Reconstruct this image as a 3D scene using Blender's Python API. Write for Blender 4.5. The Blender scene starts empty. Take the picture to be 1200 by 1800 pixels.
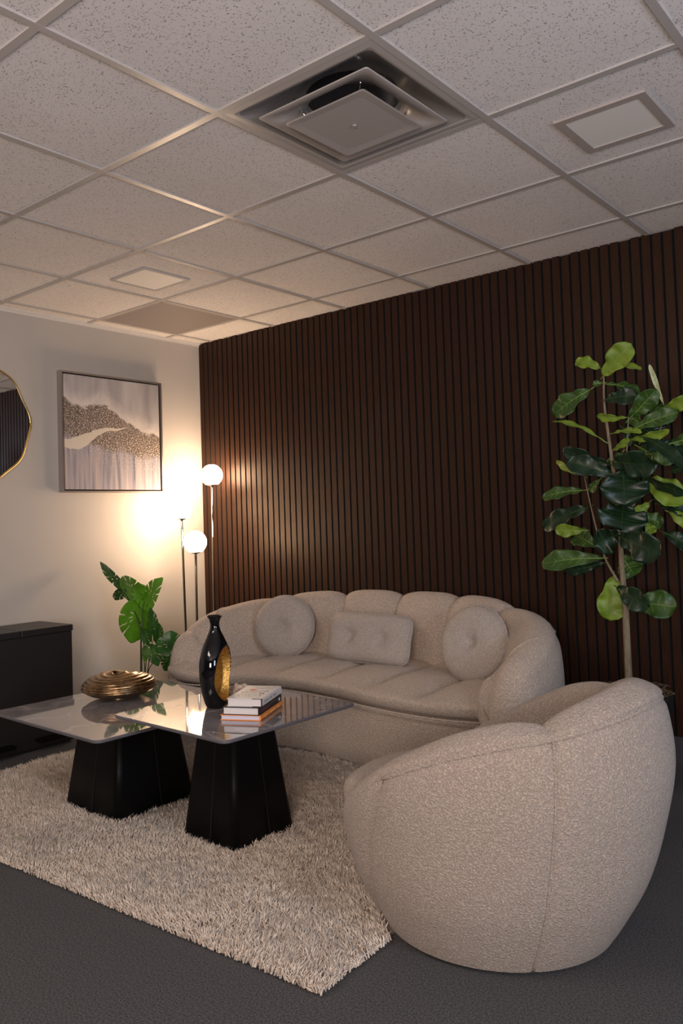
import bpy, bmesh, math, random
import numpy as np
from mathutils import Vector, Matrix, noise

random.seed(7)
rng = np.random.default_rng(7)
scene = bpy.context.scene
COL = scene.collection
H = 2.44                      # ceiling height

# ------------------------------------------------------------------ camera
CAM = Vector((4.41990745, -3.83568124, 1.15749724))
F_PX = 1427.5243
SX, SY = 4.61, -48.0
RT = Vector((0.77420115, 0.631998, -0.03451236))
UP = Vector((0.05295364, -0.01033971, 0.99854344))
FW = Vector((-0.63072061, 0.77490104, 0.04147162))
cam_d = bpy.data.cameras.new('camera')
cam_d.sensor_fit = 'VERTICAL'
cam_d.sensor_height = 36.0
cam_d.lens = 36.0 * F_PX / 1800.0
cam_d.shift_x = -SX / 1800.0
cam_d.shift_y = SY / 1800.0
cam = bpy.data.objects.new('camera', cam_d)
COL.objects.link(cam)
m = Matrix((RT, UP, -FW)).transposed().to_4x4()
m.translation = CAM
cam.matrix_world = m
scene.camera = cam

def ray(u, v):
    return RT * ((u - 600 - SX) / F_PX) - UP * ((v - 900 - SY) / F_PX) + FW
def at_y(u, v, y):            # point of the room at distance y from the slatted wall
    d = ray(u, v)
    return CAM + d * ((y - CAM.y) / d.y)

# ------------------------------------------------------------------ light
vs = scene.view_settings
vs.view_transform = 'Standard'; vs.look = 'None'; vs.gamma = 1.0; vs.exposure = 0.0
vs.use_curve_mapping = False
w = bpy.data.worlds.new('world'); scene.world = w
w.use_nodes = True
w.node_tree.nodes['Background'].inputs[0].default_value = (0.5, 0.55, 0.7, 1)
w.node_tree.nodes['Background'].inputs[1].default_value = 0.0
GLOBE_COL = (1.0, 0.70, 0.45)
GLOBE_STR = 62.0
def area(name, loc, target, sx, sy, watts, col):
    l = bpy.data.lights.new(name, 'AREA'); l.shape = 'RECTANGLE'
    l.size = sx; l.size_y = sy; l.energy = watts; l.color = col
    o = bpy.data.objects.new(name, l); COL.objects.link(o)
    o.location = loc
    o.rotation_euler = (Vector(target) - Vector(loc)).to_track_quat('-Z', 'Y').to_euler()
    return o
# daylight entering by a window in the right wall, then two added fills
area('window_light', (6.3, -2.9, 1.45), (3.0, -2.2, 1.2), 0.7, 1.0, 50, (0.66, 0.79, 1.0))
area('rear_fill', (4.9, -5.3, 1.25), (3.2, -2.3, 2.25), 1.2, 1.0, 106, (1.0, 0.85, 0.78))  # warm fill added behind the camera, brightens the chair and near ceiling
area('overhead_fill', (2.4, -3.75, 2.42), (2.4, -3.2, 0.0), 1.2, 0.6, 34, (1.0, 0.88, 0.80))  # unseen overhead fill, added to brighten the sofa and rug from above

# ------------------------------------------------------------------ helpers
def link(name, me, mat=None, parent=None, smooth=False):
    o = bpy.data.objects.new(name, me); COL.objects.link(o)
    if mat is not None:
        for mm in (mat if isinstance(mat, (list, tuple)) else [mat]):
            me.materials.append(mm)
    if smooth:
        me.polygons.foreach_set('use_smooth', [True] * len(me.polygons))
    if parent is not None:
        o.parent = parent
        o.matrix_parent_inverse = Matrix.Translation(-parent.location)
    return o
def mesh(name, V, Fc, mat=None, parent=None, smooth=False):
    me = bpy.data.meshes.new(name)
    me.from_pydata([tuple(v) for v in V], [], [tuple(f) for f in Fc])
    me.validate(); me.update()
    return link(name, me, mat, parent, smooth)
def bm_obj(name, bm, mat=None, parent=None, smooth=False):
    me = bpy.data.meshes.new(name)
    bmesh.ops.recalc_face_normals(bm, faces=bm.faces)
    bm.to_mesh(me); bm.free()
    return link(name, me, mat, parent, smooth)
def thing(name, loc, label, cat, group=None):
    o = bpy.data.objects.new(name, None); COL.objects.link(o)
    o.location = loc; o.empty_display_size = 0.1
    o['label'] = label; o['category'] = cat
    if group: o['group'] = group
    return o
def tag(o, label, cat, group=None):
    o['label'] = label; o['category'] = cat
    if group: o['group'] = group
    return o
def struct(o):
    o['kind'] = 'structure'; return o
def add_box(bm, x0, x1, y0, y1, z0, z1, mi=0):
    vs_ = [bm.verts.new((x, y, z)) for x in (x0, x1) for y in (y0, y1) for z in (z0, z1)]
    for q in ((0, 1, 3, 2), (4, 6, 7, 5), (0, 4, 5, 1), (2, 3, 7, 6), (0, 2, 6, 4), (1, 5, 7, 3)):
        f = bm.faces.new([vs_[i] for i in q]); f.material_index = mi
    return vs_
def bevel_all(bm, w_, seg=2):
    bmesh.ops.bevel(bm, geom=list(bm.edges), offset=w_, segments=seg, affect='EDGES', profile=0.5)
def box_obj(name, b, mat, parent=None, bev=0.0, seg=2):
    bm = bmesh.new(); add_box(bm, *b)
    if bev: bevel_all(bm, bev, seg)
    return bm_obj(name, bm, mat, parent, smooth=False)
def tube(pts, rad, n=10, cap=True):
    """verts, faces of a tube along pts; rad a number or one per point"""
    pts = [Vector(p) for p in pts]
    if not hasattr(rad, '__len__'): rad = [rad] * len(pts)
    V, Fc = [], []
    prev = None
    for i, p in enumerate(pts):
        d = (pts[min(i + 1, len(pts) - 1)] - pts[max(i - 1, 0)])
        d = d.normalized() if d.length > 1e-9 else Vector((0, 0, 1))
        if prev is None:
            a = d.orthogonal().normalized()
        else:
            a = (prev - d * prev.dot(d)).normalized()
        prev = a
        b = d.cross(a)
        for k in range(n):
            t = 2 * math.pi * k / n
            V.append(p + (a * math.cos(t) + b * math.sin(t)) * rad[i])
    for i in range(len(pts) - 1):
        for k in range(n):
            Fc.append((i * n + k, i * n + (k + 1) % n, (i + 1) * n + (k + 1) % n, (i + 1) * n + k))
    if cap:
        Fc.append(tuple(range(n))[::-1]); Fc.append(tuple((len(pts) - 1) * n + k for k in range(n)))
    return V, Fc
def lathe(prof, n=48, c=(0, 0, 0), sx=1.0, sy=1.0):
    V, Fc = [], []
    for r, z in prof:
        for k in range(n):
            t = 2 * math.pi * k / n
            V.append(Vector((c[0] + r * sx * math.cos(t), c[1] + r * sy * math.sin(t), c[2] + z)))
    for i in range(len(prof) - 1):
        for k in range(n):
            Fc.append((i * n + k, i * n + (k + 1) % n, (i + 1) * n + (k + 1) % n, (i + 1) * n + k))
    Fc.append(tuple(range(n))[::-1])
    Fc.append(tuple((len(prof) - 1) * n + k for k in range(n)))
    return V, Fc
def grid_faces(nu, nv, wrap_u=False, wrap_v=False):
    Fc = []
    for i in range(nu if wrap_u else nu - 1):
        for j in range(nv if wrap_v else nv - 1):
            a = i * nv + j; b = ((i + 1) % nu) * nv + j
            Fc.append((a, b, ((i + 1) % nu) * nv + (j + 1) % nv, i * nv + (j + 1) % nv))
    return Fc
def lerp(a, b, t): return a + (b - a) * t
def interp(x, xs, ys): return float(np.interp(x, xs, ys))
def smooth_interp(x, xs, ys):
    # monotone-ish smooth curve through samples
    x = min(max(x, xs[0]), xs[-1])
    for i in range(len(xs) - 1):
        if x <= xs[i + 1]:
            break
    p1, p2 = ys[i], ys[i + 1]
    h_ = xs[i + 1] - xs[i]
    m1 = (ys[i + 1] - ys[max(i - 1, 0)]) / (xs[i + 1] - xs[max(i - 1, 0)])
    j = min(i + 2, len(xs) - 1)
    m2 = (ys[j] - ys[i]) / (xs[j] - xs[i])
    t = (x - xs[i]) / h_
    return ((2*t**3 - 3*t**2 + 1) * p1 + (t**3 - 2*t**2 + t) * h_ * m1
            + (-2*t**3 + 3*t**2) * p2 + (t**3 - t**2) * h_ * m2)

# ------------------------------------------------------------------ materials
def mat(name, col=(0.5, 0.5, 0.5), rough=0.5, metal=0.0, **kw):
    mt = bpy.data.materials.new(name); mt.use_nodes = True
    b = mt.node_tree.nodes['Principled BSDF']
    b.inputs['Base Color'].default_value = (*col, 1)
    b.inputs['Roughness'].default_value = rough
    b.inputs['Metallic'].default_value = metal
    for k, v_ in kw.items():
        b.inputs[k.replace('_', ' ')].default_value = v_
    return mt
def N(mt, t, **props):
    n = mt.node_tree.nodes.new(t)
    for k, v_ in props.items():
        setattr(n, k, v_)
    return n
def L(mt, a, b): mt.node_tree.links.new(a, b)
def coords(mt, scale=(1, 1, 1), kind='Object'):
    tc = N(mt, 'ShaderNodeTexCoord'); mp = N(mt, 'ShaderNodeMapping')
    mp.inputs['Scale'].default_value = scale
    L(mt, tc.outputs[kind], mp.inputs[0])
    return mp.outputs[0]
def noise_tex(mt, vec, scale, detail=2.0, rough=0.5):
    n = N(mt, 'ShaderNodeTexNoise'); n.inputs['Scale'].default_value = scale
    n.inputs['Detail'].default_value = detail; n.inputs['Roughness'].default_value = rough
    L(mt, vec, n.inputs['Vector']); return n.outputs['Fac']
def ramp(mt, fac, stops):
    r = N(mt, 'ShaderNodeValToRGB'); e = r.color_ramp.elements
    while len(e) < len(stops): e.new(0.5)
    for i, (p, c) in enumerate(stops):
        e[i].position = p; e[i].color = (*c, 1) if len(c) == 3 else c
    L(mt, fac, r.inputs[0]); return r.outputs[0]
def mixc(mt, fac, a, b):
    n = N(mt, 'ShaderNodeMix', data_type='RGBA')
    for s, v_ in ((0, fac), (6, a), (7, b)):
        if isinstance(v_, (int, float)): n.inputs[s].default_value = v_
        elif isinstance(v_, tuple): n.inputs[s].default_value = (*v_, 1)
        else: L(mt, v_, n.inputs[s])
    return n.outputs[2]
def math_n(mt, op, a, b=0.0, c=None):
    n = N(mt, 'ShaderNodeMath', operation=op)
    for s, v_ in ((0, a), (1, b), (2, c)):
        if v_ is None: continue
        if isinstance(v_, (int, float)): n.inputs[s].default_value = v_
        else: L(mt, v_, n.inputs[s])
    return n.outputs[0]
def bsdf(mt): return mt.node_tree.nodes['Principled BSDF']
def bump(mt, height, strength, dist):
    b = N(mt, 'ShaderNodeBump'); b.inputs['Strength'].default_value = strength
    b.inputs['Distance'].default_value = dist
    L(mt, height, b.inputs['Height']); L(mt, b.outputs[0], bsdf(mt).inputs['Normal'])

def make_wall_mat():
    mt = mat('painted_plaster', (0.72, 0.67, 0.60), 0.75)
    v_ = coords(mt)
    n = noise_tex(mt, v_, 160, 3)
    bump(mt, n, 0.25, 0.001)
    n2 = noise_tex(mt, v_, 1.3, 3)
    L(mt, ramp(mt, n2, [(0.3, (0.455, 0.42, 0.375)), (0.7, (0.495, 0.455, 0.41))]), bsdf(mt).inputs['Base Color'])
    return mt
def make_tile_mat():
    mt = mat('mineral_fibre_tile', (0.70, 0.66, 0.64), 0.9)
    v_ = coords(mt)
    n = noise_tex(mt, v_, 190, 1.5, 0.5)
    fis = ramp(mt, n, [(0.0, (0, 0, 0)), (0.625, (0, 0, 0)), (0.68, (1, 1, 1)), (1.0, (1, 1, 1))])
    n3 = noise_tex(mt, v_, 2.0, 3)
    base = ramp(mt, n3, [(0.3, (0.74, 0.695, 0.675)), (0.7, (0.81, 0.765, 0.745))])
    L(mt, mixc(mt, fis, base, (0.30, 0.27, 0.26)), bsdf(mt).inputs['Base Color'])
    bump(mt, math_n(mt, 'MULTIPLY', fis, -1.0), 0.6, 0.002)
    return mt
def make_carpet_mat():
    mt = mat('charcoal_carpet', (0.05, 0.05, 0.052), 1.0)
    v_ = coords(mt)
    n = noise_tex(mt, v_, 190, 4, 0.85)
    n2 = noise_tex(mt, v_, 3, 3)
    c1 = ramp(mt, n, [(0.40, (0.016, 0.016, 0.017)), (0.60, (0.125, 0.118, 0.115))])
    L(mt, mixc(mt, math_n(mt, 'MULTIPLY', n2, 0.35), c1, (0.055, 0.052, 0.055)), bsdf(mt).inputs['Base Color'])
    bump(mt, n, 1.0, 0.004)
    return mt
def make_slat_mat():
    mt = mat('walnut_veneer', (0.07, 0.03, 0.018), 0.42, Specular_IOR_Level=0.24, Specular_Tint=(1.0, 0.82, 0.66, 1))
    v_ = coords(mt, (1, 1, 0.05))
    n = noise_tex(mt, v_, 240, 4, 0.6)
    v2 = coords(mt, (1, 1, 0.0))
    n2 = noise_tex(mt, v2, 21, 0)
    c1 = ramp(mt, n, [(0.3, (0.014, 0.0056, 0.0036)), (0.7, (0.046, 0.0160, 0.0080))])
    c2 = mixc(mt, math_n(mt, 'MULTIPLY', n2, 0.8), c1, (0.021, 0.0084, 0.0052))
    L(mt, c2, bsdf(mt).inputs['Base Color'])
    L(mt, math_n(mt, 'MULTIPLY_ADD', n, 0.25, 0.33), bsdf(mt).inputs['Roughness'])
    bump(mt, n, 0.35, 0.0006)
    return mt
def make_boucle(name, c0, c1, scale=230):
    mt = mat(name, c0, 0.95)
    b = bsdf(mt)
    b.inputs['Sheen Weight'].default_value = 0.25
    b.inputs['Sheen Roughness'].default_value = 0.6
    v_ = coords(mt)
    n0 = N(mt, 'ShaderNodeTexNoise'); n0.inputs['Scale'].default_value = 60
    L(mt, v_, n0.inputs['Vector'])
    vm = N(mt, 'ShaderNodeVectorMath', operation='MULTIPLY_ADD')
    L(mt, n0.outputs['Color'], vm.inputs[0]); vm.inputs[1].default_value = (0.012, 0.012, 0.012); L(mt, v_, vm.inputs[2])
    vo = N(mt, 'ShaderNodeTexVoronoi', feature='SMOOTH_F1'); vo.inputs['Scale'].default_value = scale
    L(mt, vm.outputs[0], vo.inputs['Vector'])
    n = noise_tex(mt, v_, scale * 0.9, 3, 0.7)
    hgt = math_n(mt, 'SUBTRACT', n, vo.outputs['Distance'])
    L(mt, ramp(mt, hgt, [(0.0, c1), (0.35, c0)]), b.inputs['Base Color'])
    bump(mt, hgt, 1.0, 0.006)
    return mt
def make_marble():
    mt = mat('grey_marble_glass', (0.22, 0.2, 0.2), 0.045)
    bsdf(mt).inputs['Specular IOR Level'].default_value = 0.9
    bsdf(mt).inputs['Coat Weight'].default_value = 0.6
    bsdf(mt).inputs['Coat Roughness'].default_value = 0.02
    v_ = coords(mt, (1.0, 2.2, 1))
    n0 = noise_tex(mt, v_, 3.0, 6, 0.65)
    wv = N(mt, 'ShaderNodeTexWave'); wv.inputs['Scale'].default_value = 1.3
    wv.inputs['Distortion'].default_value = 9; wv.inputs['Detail'].default_value = 5
    wv.inputs['Detail Scale'].default_value = 1.6
    L(mt, v_, wv.inputs['Vector'])
    base = ramp(mt, n0, [(0.3, (0.15, 0.135, 0.14)), (0.7, (0.29, 0.265, 0.265))])
    vein = ramp(mt, wv.outputs['Fac'], [(0.0, (0.5, 0.5, 0.5)), (0.06, (0, 0, 0)), (1, (0, 0, 0))])
    L(mt, mixc(mt, vein, base, (0.45, 0.42, 0.42)), bsdf(mt).inputs['Base Color'])
    return mt
def make_black_powder():
    mt = mat('black_powder_coat', (0.003, 0.003, 0.0032), 0.42, Specular_IOR_Level=0.14)
    v_ = coords(mt); bump(mt, noise_tex(mt, v_, 700, 2), 0.3, 0.0004)
    return mt
def fcurve(mt, val, x0, x1, pts):
    """value -> value through a hand-drawn curve; pts run over 0..1"""
    mr = N(mt, 'ShaderNodeMapRange'); mr.inputs[1].default_value = x0; mr.inputs[2].default_value = x1
    L(mt, val, mr.inputs[0])
    fc = N(mt, 'ShaderNodeFloatCurve'); cv = fc.mapping.curves[0]
    while len(cv.points) < len(pts): cv.points.new(0.5, 0.5)
    for p_, (a_, b_) in zip(cv.points, pts): p_.location = (a_, b_)
    fc.mapping.update(); L(mt, mr.outputs[0], fc.inputs[1])
    return fc.outputs[0]
def sstep(mt, val, a, b):
    mr = N(mt, 'ShaderNodeMapRange', interpolation_type='SMOOTHSTEP')
    for i_, v__ in ((1, a), (2, b)):
        mr.inputs[i_].default_value = v__
    L(mt, val, mr.inputs[0]); return mr.outputs[0]
def make_canvas():
    mt = mat('painted_canvas', (0.4, 0.38, 0.38), 0.6)
    tc = N(mt, 'ShaderNodeTexCoord'); sp = N(mt, 'ShaderNodeSeparateXYZ')
    L(mt, tc.outputs['Object'], sp.inputs[0])
    y, z = sp.outputs[1], sp.outputs[2]
    # v: 0 at the top of the canvas, 1 at the bottom
    v = math_n(mt, 'MULTIPLY_ADD', z, -1 / .70, .5)
    vv = coords(mt, (1, 1, 1))
    nb = noise_tex(mt, vv, 9, 6, 0.7)
    warp = math_n(mt, 'MULTIPLY_ADD', nb, 0.20, -0.10)
    vw = math_n(mt, 'ADD', v, warp)
    top = fcurve(mt, y, -.36, .36, [(0, .20), (.10, .27), (.22, .29), (.36, .23), (.5, .30), (.65, .40), (.8, .455), (1, .50)])
    bot = fcurve(mt, y, -.36, .36, [(0, .50), (.2, .56), (.45, .62), (.7, .66), (1, .66)])
    dt = math_n(mt, 'SUBTRACT', vw, top)          # > 0 below the ridge
    db = math_n(mt, 'SUBTRACT', vw, bot)
    sky = ramp(mt, noise_tex(mt, coords(mt, (1, 5, 0.8)), 1.6, 3), [(0.3, (0.25, 0.225, 0.235)), (0.7, (0.46, 0.43, 0.42))])
    mist = math_n(mt, 'MULTIPLY', sstep(mt, dt, -.17, -.01), math_n(mt, 'MULTIPLY_ADD', nb, 1.2, 0.1))
    sky = mixc(mt, mist, sky, (0.64, 0.58, 0.53))
    drip = ramp(mt, noise_tex(mt, coords(mt, (1, 16, 0.9)), 2.4, 4, 0.6), [(0.28, (0.11, 0.11, 0.16)), (0.5, (0.30, 0.275, 0.31)), (0.72, (0.46, 0.36, 0.31))])
    spk = noise_tex(mt, vv, 130, 2, 0.6)
    glit = ramp(mt, spk, [(0.38, (0.05, 0.036, 0.032)), (0.50, (0.16, 0.12, 0.10)), (0.60, (0.42, 0.33, 0.25)), (0.68, (0.85, 0.78, 0.68))])
    dark = ramp(mt, noise_tex(mt, vv, 16, 4, .7), [(0.4, (0.045, 0.032, 0.03)), (0.6, (0.25, 0.2, 0.18))])
    glit = mixc(mt, math_n(mt, 'MULTIPLY', sstep(mt, nb, .48, .62), .6), glit, dark)
    sparse = math_n(mt, 'MULTIPLY', math_n(mt, 'GREATER_THAN', spk, .63), sstep(mt, db, .28, -.02))
    low = mixc(mt, sstep(mt, db, -.02, .05), glit, drip)
    low = mixc(mt, sparse, low, (0.80, 0.74, 0.68))
    allc = mixc(mt, sstep(mt, dt, -.015, .012), sky, low)
    # pale swoosh sweeping in from the left edge
    swc = fcurve(mt, y, -.36, .10, [(0, .60), (.25, .585), (.5, .50), (.75, .455), (1, .44)])
    swh = fcurve(mt, y, -.36, .10, [(0, .035), (.3, .055), (.55, .025), (.8, .012), (1, .0)])
    sd = math_n(mt, 'ABSOLUTE', math_n(mt, 'SUBTRACT', math_n(mt, 'MULTIPLY_ADD', warp, .35, v), swc))
    swm = math_n(mt, 'LESS_THAN', sd, swh)
    swm = math_n(mt, 'MULTIPLY', swm, math_n(mt, 'LESS_THAN', y, .10))
    allc = mixc(mt, math_n(mt, 'MULTIPLY', swm, 0.92), allc, (0.62, 0.55, 0.46))
    L(mt, allc, bsdf(mt).inputs['Base Color'])
    bump(mt, spk, 0.3, 0.002)
    return mt
def make_leaf_mat(name, c0, c1, under, rough=0.35):
    mt = mat(name, c0, rough)
    v_ = coords(mt)
    n = noise_tex(mt, v_, 14, 4, 0.6)
    top = ramp(mt, n, [(0.3, c0), (0.7, c1)])
    g = N(mt, 'ShaderNodeNewGeometry')
    L(mt, mixc(mt, g.outputs['Backfacing'], top, under), bsdf(mt).inputs['Base Color'])
    bsdf(mt).inputs['Specular IOR Level'].default_value = 0.35
    bump(mt, n, 0.3, 0.004)
    return mt
def make_gold(name, col, rough, scale, strength):
    mt = mat(name, col, rough, 1.0)
    v_ = coords(mt); n = noise_tex(mt, v_, scale, 4, 0.6)
    L(mt, ramp(mt, n, [(0.35, tuple(c * 0.45 for c in col)), (0.6, col)]), bsdf(mt).inputs['Base Color'])
    bump(mt, n, strength, 0.003)
    return mt
def make_bark():
    mt = mat('pale_bark', (0.2, 0.15, 0.09), 0.8)
    v_ = coords(mt, (1, 1, 0.15)); n = noise_tex(mt, v_, 120, 4, 0.7)
    L(mt, ramp(mt, n, [(0.3, (0.10, 0.075, 0.045)), (0.7, (0.27, 0.21, 0.135))]), bsdf(mt).inputs['Base Color'])
    bump(mt, n, 0.6, 0.002)
    return mt

M = dict(
    wall=make_wall_mat(), tile=make_tile_mat(), carpet=make_carpet_mat(), slat=make_slat_mat(),
    wall_dark=mat('charcoal_wall_paint', (0.05, 0.045, 0.045), 0.8),
    felt=mat('black_felt', (0.004, 0.004, 0.004), 1.0),
    grid=mat('ceiling_grid_metal', (0.47, 0.43, 0.405), 0.30),
    angle=mat('wall_angle_enamel', (0.68, 0.64, 0.60), 0.4),
    white_metal=mat('cream_enamel', (0.42, 0.38, 0.355), 0.3),
    duct=mat('dull_duct_metal', (0.18, 0.18, 0.19), 0.25, 0.9),
    funnel=mat('funnel_enamel', (0.34, 0.33, 0.32), 0.22, 0.35),
    black=mat('duct_black', (0.004, 0.004, 0.004), 0.7),
    panel=mat('frosted_panel', (0.88, 0.85, 0.80), 0.45),
    frame_tan=mat('fixture_trim', (0.42, 0.36, 0.33), 0.5),
    boucle=make_boucle('cream_boucle', (0.70, 0.565, 0.455), (0.42, 0.325, 0.25), 230),
    boucle_chair=make_boucle('chair_boucle', (0.50, 0.395, 0.312), (0.31, 0.235, 0.18), 235),
    pillow=make_boucle('pillow_boucle', (0.62, 0.53, 0.455), (0.40, 0.33, 0.275), 280),
    marble=make_marble(), table=make_black_powder(),
    edge=mat('ground_glass_edge', (0.10, 0.095, 0.105), 0.35),
    chrome=mat('chrome', (0.62, 0.60, 0.58), 0.08, 1.0),
    black_plastic=mat('black_plastic', (0.012, 0.0105, 0.0105), 0.42),
    ceramic=mat('black_glaze', (0.003, 0.003, 0.004), 0.05),
    gold_leaf=make_gold('gold_leaf', (0.85, 0.52, 0.15), 0.42, 150, 1.0),
    bronze=make_gold('bronze_glaze', (0.34, 0.215, 0.11), 0.30, 40, 0.15),
    canvas=make_canvas(),
    silver=mat('champagne_silver', (0.50, 0.45, 0.42), 0.32, 0.85),
    black_gap=mat('gap_black', (0.008, 0.006, 0.006), 0.6),  # near-black for the frame gap and pedestal joints
    mirror=mat('mirror_glass', (0.85, 0.86, 0.87), 0.01, 1.0),
    gold_rim=mat('gold_rim', (0.72, 0.50, 0.18), 0.28, 1.0),
    bark=make_bark(),
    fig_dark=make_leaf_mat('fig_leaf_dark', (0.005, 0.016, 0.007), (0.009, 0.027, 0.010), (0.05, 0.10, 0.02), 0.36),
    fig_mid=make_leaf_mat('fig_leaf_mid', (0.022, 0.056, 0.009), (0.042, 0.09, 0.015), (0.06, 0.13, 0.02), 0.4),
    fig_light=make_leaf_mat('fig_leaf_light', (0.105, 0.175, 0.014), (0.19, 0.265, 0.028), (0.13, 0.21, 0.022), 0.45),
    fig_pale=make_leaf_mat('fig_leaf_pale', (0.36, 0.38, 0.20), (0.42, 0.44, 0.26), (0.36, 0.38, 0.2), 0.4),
    vein=mat('leaf_vein', (0.20, 0.30, 0.06), 0.5),
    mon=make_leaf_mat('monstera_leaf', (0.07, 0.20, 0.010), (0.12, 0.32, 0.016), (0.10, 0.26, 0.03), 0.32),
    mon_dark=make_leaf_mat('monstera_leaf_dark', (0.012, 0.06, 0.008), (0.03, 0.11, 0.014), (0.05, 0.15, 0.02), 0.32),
    stem=mat('green_stem', (0.025, 0.05, 0.012), 0.5),
    moss=mat('brown_moss', (0.10, 0.065, 0.03), 0.95),
    pot=mat('dark_planter', (0.012, 0.011, 0.011), 0.55),
    paper=mat('book_paper', (0.60, 0.55, 0.53), 0.85),
    paper2=mat('book_paper_cool', (0.52, 0.50, 0.58), 0.85),
    cover_white=mat('white_cover', (0.62, 0.58, 0.55), 0.45),
    cover_black=mat('black_cover', (0.010, 0.009, 0.010), 0.35),
    cover_orange=mat('orange_cover', (0.72, 0.23, 0.045), 0.45),
    ink=mat('grey_ink', (0.12, 0.11, 0.11), 0.6),
    ink_red=mat('red_ink', (0.60, 0.16, 0.08), 0.6),
    ink_white=mat('white_ink', (0.6, 0.62, 0.62), 0.6),
    ink_orange=mat('pale_orange_ink', (0.85, 0.42, 0.16), 0.6),
    cream=mat('cream_ceramic', (0.52, 0.42, 0.33), 0.6),
    baseboard=mat('grey_vinyl', (0.05, 0.048, 0.05), 0.5),
    dark_base=mat('dark_swivel_base', (0.01, 0.01, 0.01), 0.6),
)
M['mirror'].node_tree.nodes['Principled BSDF'].inputs['Specular IOR Level'].default_value = 0.5
# globe glass: frosted opal glass lit from inside
gl = mat('opal_glass', (0.9, 0.9, 0.9), 0.25)
bsdf(gl).inputs['Emission Color'].default_value = (*GLOBE_COL, 1)
bsdf(gl).inputs['Emission Strength'].default_value = GLOBE_STR
M['globe'] = gl

# ------------------------------------------------------------------ room shell
RX, RY = 6.6, -6.6            # right wall, rear wall
def slab(name, b, m_): return struct(box_obj(name, b, m_))
slab('floor', (-0.1, RX + .1, RY - .1, 0.15, -0.12, 0.0), M['carpet'])
# the ceiling has one opening, where the air diffuser is let in
_hx0, _hx1 = 0.1335 + 4 * 0.6096 + .012, 0.1335 + 5 * 0.6096 - .012
_hy0, _hy1 = 0.309 - 4 * 0.6096 + .012, 0.309 - 3 * 0.6096 - .012
_bm = bmesh.new()
for _b in ((-0.1, _hx0, RY - .1, 0.15), (_hx1, RX + .1, RY - .1, 0.15), (_hx0, _hx1, RY - .1, _hy0), (_hx0, _hx1, _hy1, 0.15)):
    add_box(_bm, _b[0], _b[1], _b[2], _b[3], H, H + 0.12)
struct(bm_obj('ceiling', _bm, M['tile']))
slab('wall_left', (-0.1, 0.0, RY - .1, 0.15, 0.0, H), M['wall'])
slab('wall_right', (RX, RX + .1, RY, 0.02, 0.0, H), M['wall_dark'])
slab('wall_rear', (0.0, RX, RY - .1, RY, 0.0, H), M['wall_dark'])
# slatted wall: felt board carrying upright walnut slats
bm = bmesh.new()
add_box(bm, 0.0, RX, 0.019, 0.15, 0.0, H, 1)
k = 0
x = 0.001
r_s = random.Random(3)
while x < RX - 0.04:
    top = H - 0.001 - (0.006 if r_s.random() < 0.3 else 0.0)
    nf0 = len(bm.faces); add_box(bm, x, x + 0.0375, 0.0, 0.02, 0.002, top, 1)
    bm.faces.ensure_lookup_table()
    for f in bm.faces[nf0:]:
        if all(abs(v__.co.y) < 1e-6 for v__ in f.verts): f.material_index = 0   # veneer on the face, black edges
    x += 0.05
struct(bm_obj('wall_back', bm, [M['slat'], M['felt']]))
# baseboards
slab('baseboard_back', (0.9, RX, -0.012, 0.0, 0.0, 0.115), M['baseboard'])
slab('baseboard_left', (0.0, 0.012, RY, -0.0, 0.0, 0.10), M['baseboard'])
# ceiling grid (T-bars), 2 ft module
T = 0.6096
GX = [0.1335 + i * T for i in range(0, 11)]
GY = [-0.309 - j * T for j in range(1, 11)]
def ybar(j): return 0.309 - j * T      # B-line j, measured from the slatted wall
GX0 = 0.1335
bm = bmesh.new()
for i in range(0, 11):
    xx = GX0 + i * T
    if xx > RX: break
    add_box(bm, xx - .012, xx + .012, RY, -0.0, H - 0.006, H + 0.001)
for j in range(1, 12):
    yy = ybar(j)
    if yy < RY: break
    add_box(bm, 0.0, RX, yy - .012, yy + .012, H - 0.0055, H + 0.001)
struct(bm_obj('trim_1', bm, M['grid']))
bm = bmesh.new()
add_box(bm, 0.0, 0.022, RY, 0.0, H - 0.010, H + .001)
add_box(bm, 0.0, 0.006, RY, 0.0, H - 0.022, H - .006)
struct(bm_obj('trim_2', bm, M['angle']))

# ------------------------------------------------------------------ ceiling fixtures
def g2(i, j): return (GX0 + i * T, 0.309 - j * T)
# stepped air diffuser filling one whole tile
cx, cy = g2(4.5, 3.5)
dif = thing('ceiling_diffuser', (cx, cy, H), 'large square stepped metal air diffuser filling a whole ceiling tile', 'air vent')
def sq_ring(bm, prof, c, n=4, rcorner=0.0):
    """rings of a square funnel, prof = (half, z, corner radius)"""
    rows = []
    for half, z, rc in prof:
        row = []
        for q in range(4):
            a0 = q * math.pi / 2
            ccx = (half - rc) * (1 if q in (0, 3) else -1)
            ccy = (half - rc) * (1 if q in (0, 1) else -1)
            for s in range(6):
                t = a0 + s / 5 * math.pi / 2
                row.append(bm.verts.new((c[0] + ccx + rc * math.cos(t), c[1] + ccy + rc * math.sin(t), z)))
        rows.append(row)
    for a, b in zip(rows[:-1], rows[1:]):
        n_ = len(a)
        for k_ in range(n_):
            bm.faces.new((a[k_], a[(k_ + 1) % n_], b[(k_ + 1) % n_], b[k_]))
    return rows
h0 = T / 2 - 0.013
bm = bmesh.new()
sq_ring(bm, [(h0, H + 0.002, .004), (h0, H - 0.005, .004), (h0 - .022, H - .006, .008), (h0 - .030, H - .004, .02)], (cx, cy))
bm_obj('outer_frame', bm, M['white_metal'], dif, False)
bm = bmesh.new()
sq_ring(bm, [(h0 - .030, H - .004, .02), (h0 - .050, H + .006, .05), (h0 - .085, H + .030, .08), (.165, H + .050, .12), (.150, H + .058, .145)], (cx, cy))
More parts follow.
